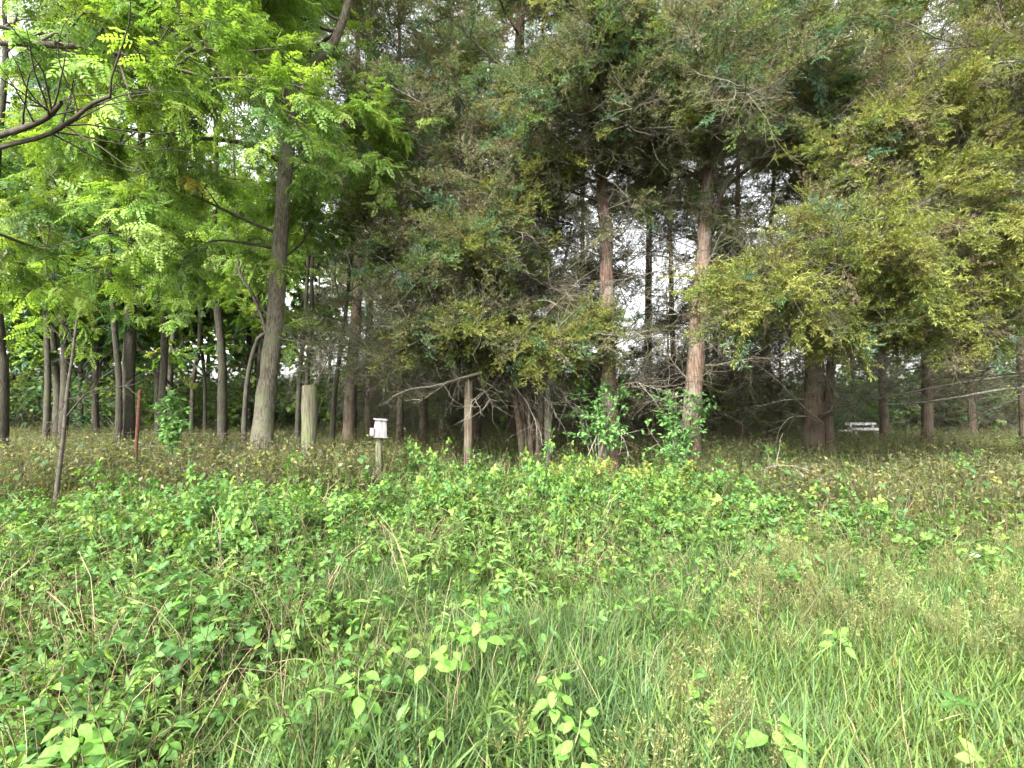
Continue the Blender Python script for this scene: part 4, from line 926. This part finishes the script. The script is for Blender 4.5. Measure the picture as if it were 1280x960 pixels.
# weathered wire between the posts
a = Acc()
A = ground_at(-20, 7.0); B_ = ground_at(168, 7.2); C_ = ground_at(387, 8.35)
for p, q in ((A, B_), (B_, C_)):
    for h in np.linspace(.12, 1.12, 6):
        f = np.linspace(0, 1, 12)[:, None]; W_ = p + (q - p) * f; W_[:, 2] += h - .03 * np.sin(f[:, 0] * pi); tube(a, W_, np.full(12, .0016), 3, (.18, .14, .12))
    nst = int(np.linalg.norm(q - p) / .16)
    for k in range(nst):
        g0 = p + (q - p) * (k + .5) / nst; W_ = np.stack([g0 + [0, 0, .1], g0 + [rng.normal(0, .01), 0, .6], g0 + [0, 0, 1.1]]); tube(a, W_, np.full(3, .0014), 3, (.16, .12, .10))
o = link('wire_fence', a.mesh('wire_fence'), M_TWIG); tag(o, 'sagging woven wire fence running from the left edge to the mossy post', 'fence')

def birdhouse():
    d = 7.6; b0 = ground_at(474, d); top = at(475, 545, d); h = top[2] - b0[2]
    t = thing('birdhouse', 'weathered whitish wooden birdhouse on a short post in the weeds', 'birdhouse', b0)
    a = Acc(); capped(a, np.array([[0, 0, -.2], [0, 0, h * .5], [.005, 0, h]]), [.055, .052, .05], 10, .03); link('post_shaft', a.mesh('post'), M_POST, t)
    ang = R(22); c, s = math.cos(ang), math.sin(ang); Rz = np.array([[c, -s, 0], [s, c, 0], [0, 0, 1]])
    tilt = R(4); Rt = np.array([[math.cos(tilt), 0, math.sin(tilt)], [0, 1, 0], [-math.sin(tilt), 0, math.cos(tilt)]]); Mx = Rt @ Rz
    def bx(name, *e, mat=M_GREY, par=t):
        a = Acc(); box(a, *e, M=Mx); o = link(name, a.mesh(name), mat, par); o.location = (0.01, 0, h); bevel(o, .004); return o
    H = .235
    def panel(name, V, mat=M_GREY):
        V = np.array(V) @ Mx.T; f = [(0, 1, 2, 3), (7, 6, 5, 4), (0, 4, 5, 1), (1, 5, 6, 2), (2, 6, 7, 3), (3, 7, 4, 0)]
        a = Acc(); a.add(V, [i for q in f for i in q], [4] * 6, (.4, .4, .4)); o = link(name, a.mesh(name), mat, t); o.location = (.01, 0, h); bevel(o, .003); return o
    for nm, y0, y1 in (('front_board', -.105, -.088), ('back_board', .088, .105)):
        panel(nm, [(-.088, y0, 0), (.092, y0, 0), (.07, y0, H), (-.066, y0, H), (-.088, y1, 0), (.092, y1, 0), (.07, y1, H), (-.066, y1, H)])
    for nm, x0, x1, k in (('side_board', -.085, -.068, .020), ('side_board', .072, .089, -.020)):
        panel(nm, [(x0, -.080, 0.002), (x1, -.080, 0.002), (x1 + k, -.080, H - .003), (x0 + k, -.080, H - .003), (x0, .087, .002), (x1, .087, .002), (x1 + k, .087, H - .003), (x0 + k, .087, H - .003)])
    bx('floor_board', -.10, .105, -.115, .11, -.018, -.001)
    bx('roof_board', -.095, .085, -.125, .125, H + .001, H + .02)
    bx('perch_box', -.145, -.092, -.10, .02, .005, .115)
birdhouse()

def bench():
    d = 19.0; c = ground_at(1081, d); t = thing('bench', 'pale weathered plank bench far back in the field', 'bench', c)
    W = 40 / F * d
    z1 = at(1081, 533, d)[2] - c[2]
    a = lambda n, *e: bevel(link(n, (lambda q: (box(q, *e), q.mesh(n))[1])(Acc()), M_PALE, t), .01)
    a('seat_plank', -W / 2, W / 2, -.16, .0, z1 - .14, z1 - .05); a('seat_plank', -W / 2 + .05, W / 2 - .03, .03, .19, z1 - .14, z1 - .06)
    a('back_plank', -W / 2, W / 2, .26, .31, z1 + .03, z1 + .13)
    for x in (-W / 2 + .15, W / 2 - .2): a('leg', x, x + .09, -.1, .18, -.05, z1 - .141); a('back_support', x, x + .07, .20, .258, z1 - .05, z1 + .12)
    a('low_plank', -W / 2 - .45, -W / 2 - .03, -.2, -.05, z1 - .2, z1 - .12)
bench()

# dead sapling with side limb, fallen and broken limbs
def limb(name, label, cat, paths, twigs=40, col=DEADT, tl=(.1, .5), group=None):
    b0 = np.array(paths[0][0][0]); a = Acc(); PP = []; RR = []
    t = thing(name, label, cat, b0)
    for pts, r0, r1 in paths:
        P = resample(np.array(pts) - b0, 10); Rr = np.linspace(r0, r1, 10); PP.append(P); RR.append(Rr)
    tube(a, np.array(PP), np.array(RR), 7, pick(col, len(PP)), .05); link('limb', a.mesh('limb', True), M_TWIG, t)
    if twigs:
        b = Acc(); s, d, rp, i, tt = spawn(np.array(PP), np.array(RR), twigs, .2, 1, R(30), R(75)); B = grow(s, d, rnd(*tl, twigs), 6, .18, -.02); tube(b, B, taper(twigs, 6, .004, .0012), 3, pick(col, twigs))
        o = link('twigs', b.mesh('twigs'), M_TWIG, t); o['kind'] = 'stuff'
g0 = ground_at(68, 6.0)
limb('dead_sapling', 'leaning dead sapling with a bare side limb at the left edge of the thicket', 'tree', [([g0] + pxs([(74, 590), (80, 540), (84, 490), (90, 450), (96, 400)], 6), .028, .011),
     (pxs([(84, 520), (100, 500), (112, 490), (135, 485), (162, 482)], 6), .012, .004), (pxs([(84, 500), (70, 520), (62, 545)], 6), .008, .003)], 60, DEADT * .4)
limb('broken_limb', 'pale broken limb lying across the dark mossy post', 'branch', [(pxs([(602, 466), (575, 473), (545, 482), (515, 486), (490, 496)], 8.75), .026, .010)], 40, DEADT * .75)
limb('broken_limb', 'bare limb leaning up from the top of the mossy post', 'branch', [(pxs([(390, 484), (402, 465), (415, 440), (432, 424), (445, 415)], 8.4), .014, .005)], 14, DEADT * .3)
limb('fallen_limb', 'long bare limb slanting down to the field beside the twin cedar', 'branch', [(pxs([(1030, 530), (1000, 505), (965, 470), (930, 445), (900, 420)], 11), .025, .02)], 40, DEADT * .8)
limb('fallen_limb', 'upper of two long bare limbs reaching left from the right edge', 'branch', [(pxs([(1300, 466), (1240, 473), (1180, 482), (1120, 494), (1085, 500)], 12), .035, .012)], 40, DEADT * .7)
limb('fallen_limb', 'lower of two long bare limbs reaching left from the right edge', 'branch', [(pxs([(1300, 482), (1250, 487), (1200, 496), (1150, 503), (1105, 506)], 12.3), .035, .012)], 40, DEADT * .7)
limb('dead_cane', 'straw coloured dead cane arching over the right clump of brambles', 'branch', [(pxs([(958, 640, 6.8), (955, 588, 6.8), (985, 582, 6.7), (1015, 590, 6.6), (1040, 614, 6.4), (1058, 650, 6.2)], 6.5), .007, .004),
     (pxs([(968, 592, 6.7), (995, 615, 6.5), (1015, 645, 6.3), (1035, 670, 6.1)], 6.5), .005, .003)], 50, DEADT * 1.9)
limb('dead_cane', 'bent grey cane arching below the slender pink barked cedar', 'branch', [(pxs([(735, 570, 8.8), (748, 542, 8.8), (762, 538, 8.8), (778, 546, 8.7), (786, 570, 8.7)], 8.8), .006, .004)], 20, DEADT * 1.7)
limb('dead_stalk', 'tall pale dead stalk standing in the lower left brambles', 'stalk', [(pxs([(128, 890, 3), (130, 850, 3), (137, 815, 3), (150, 790, 3)], 3), .005, .003)], 8, DEADT * 2.2, (.05, .2))
limb('dead_stalk', 'straw stalk standing left of the fern in the brambles', 'stalk', [(pxs([(276, 760, 4), (277, 720, 4), (276, 690, 4), (272, 660, 4)], 4), .004, .002)], 14, DEADT * 1.8, (.05, .25))

# ------------------------------------------------------------------ seedlings in the grass
SEEDM = []
for k in range(4):
    a = Acc(); place(a, leaflet(.085, .6, .1, .2), np.zeros((1, 3)), np.array([[1., 0, 0]]), np.array([[0, 0, 1.]]), np.ones(1), pick(np.array([[.12, .27, .05], [.145, .30, .06]]), 1)); SEEDM.append(a.mesh('seedling_leaf'))
def seedling(px, py_base, py_top, d, label, n=12, s=1.0, top_px=None, meshes=SEEDM):
    py_top -= 8; d *= .8
    top = at(top_px or px, py_top, d); b0 = ground_at(px, d); h = top - b0; t = thing('seedling', label, 'plant', b0)
    K = 8; f = np.linspace(0, 1, K)[:, None]; P = f * h[None]; P[1:, :2] += rng.normal(0, .008, (K - 1, 2)); a = Acc(); tube(a, P, np.linspace(.004, .002, K), 5, (.14, .18, .07)); link('stem', a.mesh('stem', True), M_TWIG, t)
    z0 = max(.35, 1 - (py_base - py_top) / F * d / h[2])
    for q in range(n):
        f = z0 + (1 - z0) * (q + .5) / n; p = h * f; az = q * 2.4 + rnd(-.4, .4); r = .03
        X = np.array([math.cos(az), math.sin(az), rnd(-.45, .1)]); X /= np.linalg.norm(X); up = norm(np.array([0, -.45, 1.]) + rng.normal(0, .2, 3)); Y = np.cross(up, X); Y /= np.linalg.norm(Y); Z = np.cross(X, Y); k = s * rnd(.75, 1.15) * (1.1 - .4 * (f - z0) / (1 - z0 + 1e-6))
        k *= 1.02; o = link('leaf', meshes[q % len(meshes)], M_BRA, t); pp = p + X * r
        o.matrix_basis = Matrix(((X[0] * k, Y[0] * k, Z[0] * k, pp[0]), (X[1] * k, Y[1] * k, Z[1] * k, pp[1]), (X[2] * k, Y[2] * k, Z[2] * k, pp[2]), (0, 0, 0, 1)))
seedling(600, 800, 752, 3.0, 'tall lime leafy seedling rising from the middle of the grass', 14)
seedling(562, 830, 780, 2.9, 'smaller leaved seedling just left of the tall lime one in the grass', 14, .75)
seedling(535, 835, 815, 2.8, 'low seedling with dull green leaves at left end of the grass trio', 6, 1.1)
seedling(450, 880, 842, 2.6, 'seedling with three broad leaves alone in the grass at lower left', 6, 1.05)
seedling(693, 890, 845, 2.55, 'lime seedling left of the one at the bottom edge of the grass', 11, .85)
seedling(722, 950, 895, 2.25, 'lime seedling with rounded leaves at the bottom edge of the grass', 14, .8)
seedling(968, 935, 905, 2.3, 'low broad leaved plant at the bottom right of the grass', 9, 1.1)
seedling(95, 950, 905, 2.2, 'large leaved plant in the bottom left corner', 14, 1.2)
seedling(1050, 815, 795, 2.9, 'small lime seedling in the dry grass on the right', 5, .8)
seedling(240, 800, 735, 3.6, 'leafy upright plant in front of the lower left brambles', 18, 1.15)

# fern
def fern():
    b0 = ground_at(350, 4.7); t = thing('fern', 'green fern with feathery fronds among brambles at the grass edge', 'fern', b0)
    for k in range(7):
        az = k * .9 + rnd(-.2, .2); P = grow(np.zeros((1, 3)), np.array([[math.cos(az) * .8, math.sin(az) * .8, 1.0]]), np.array([rnd(.7, .95)]), 16, .02, 0, -.16)[0]
        a = Acc(); tube(a, P, np.linspace(.004, .001, 16), 3, (.08, .14, .04)); tan = norm(np.gradient(P, axis=0))
        for j in range(4, 16):
            f = j / 15; ln = .17 * math.sin(pi * min(1, .15 + f * .85)) + .015
            for s_ in (-1, 1):
                y = np.cross([0, 0, 1.], tan[j]); y /= np.linalg.norm(y); x = norm(y * s_ + tan[j] * .35)
                place(a, rhomb(ln, .038, ln * .12), P[j][None], x[None], np.array([[0, 0, 1.]]), np.ones(1), pick(np.array([[.085, .18, .04]]), 1))
        link('frond', a.mesh('frond'), M_BRA, t)
fern()
# litter
a = Acc(); g = ground_at(1212, 4.6); n = 12; th = np.arange(n) / n * 2 * pi; rr = rnd(.03, .055, n)
V = np.stack([rr * np.cos(th) * 1.3, rr * np.sin(th), rnd(.0, .03, n)], 1); V2 = np.concatenate([V, [[0, 0, .035]]]); L = []
for k in range(n): L += [k, (k + 1) % n, n]
a.add(V2, L, [3] * n, (.75, .75, .75)); o = link('paper_scrap', a.mesh('paper_scrap'), M_TWIG); o.location = g + np.array([0, 0, .2]); tag(o, 'crumpled white paper scrap lying on the dry grass at right', 'litter')
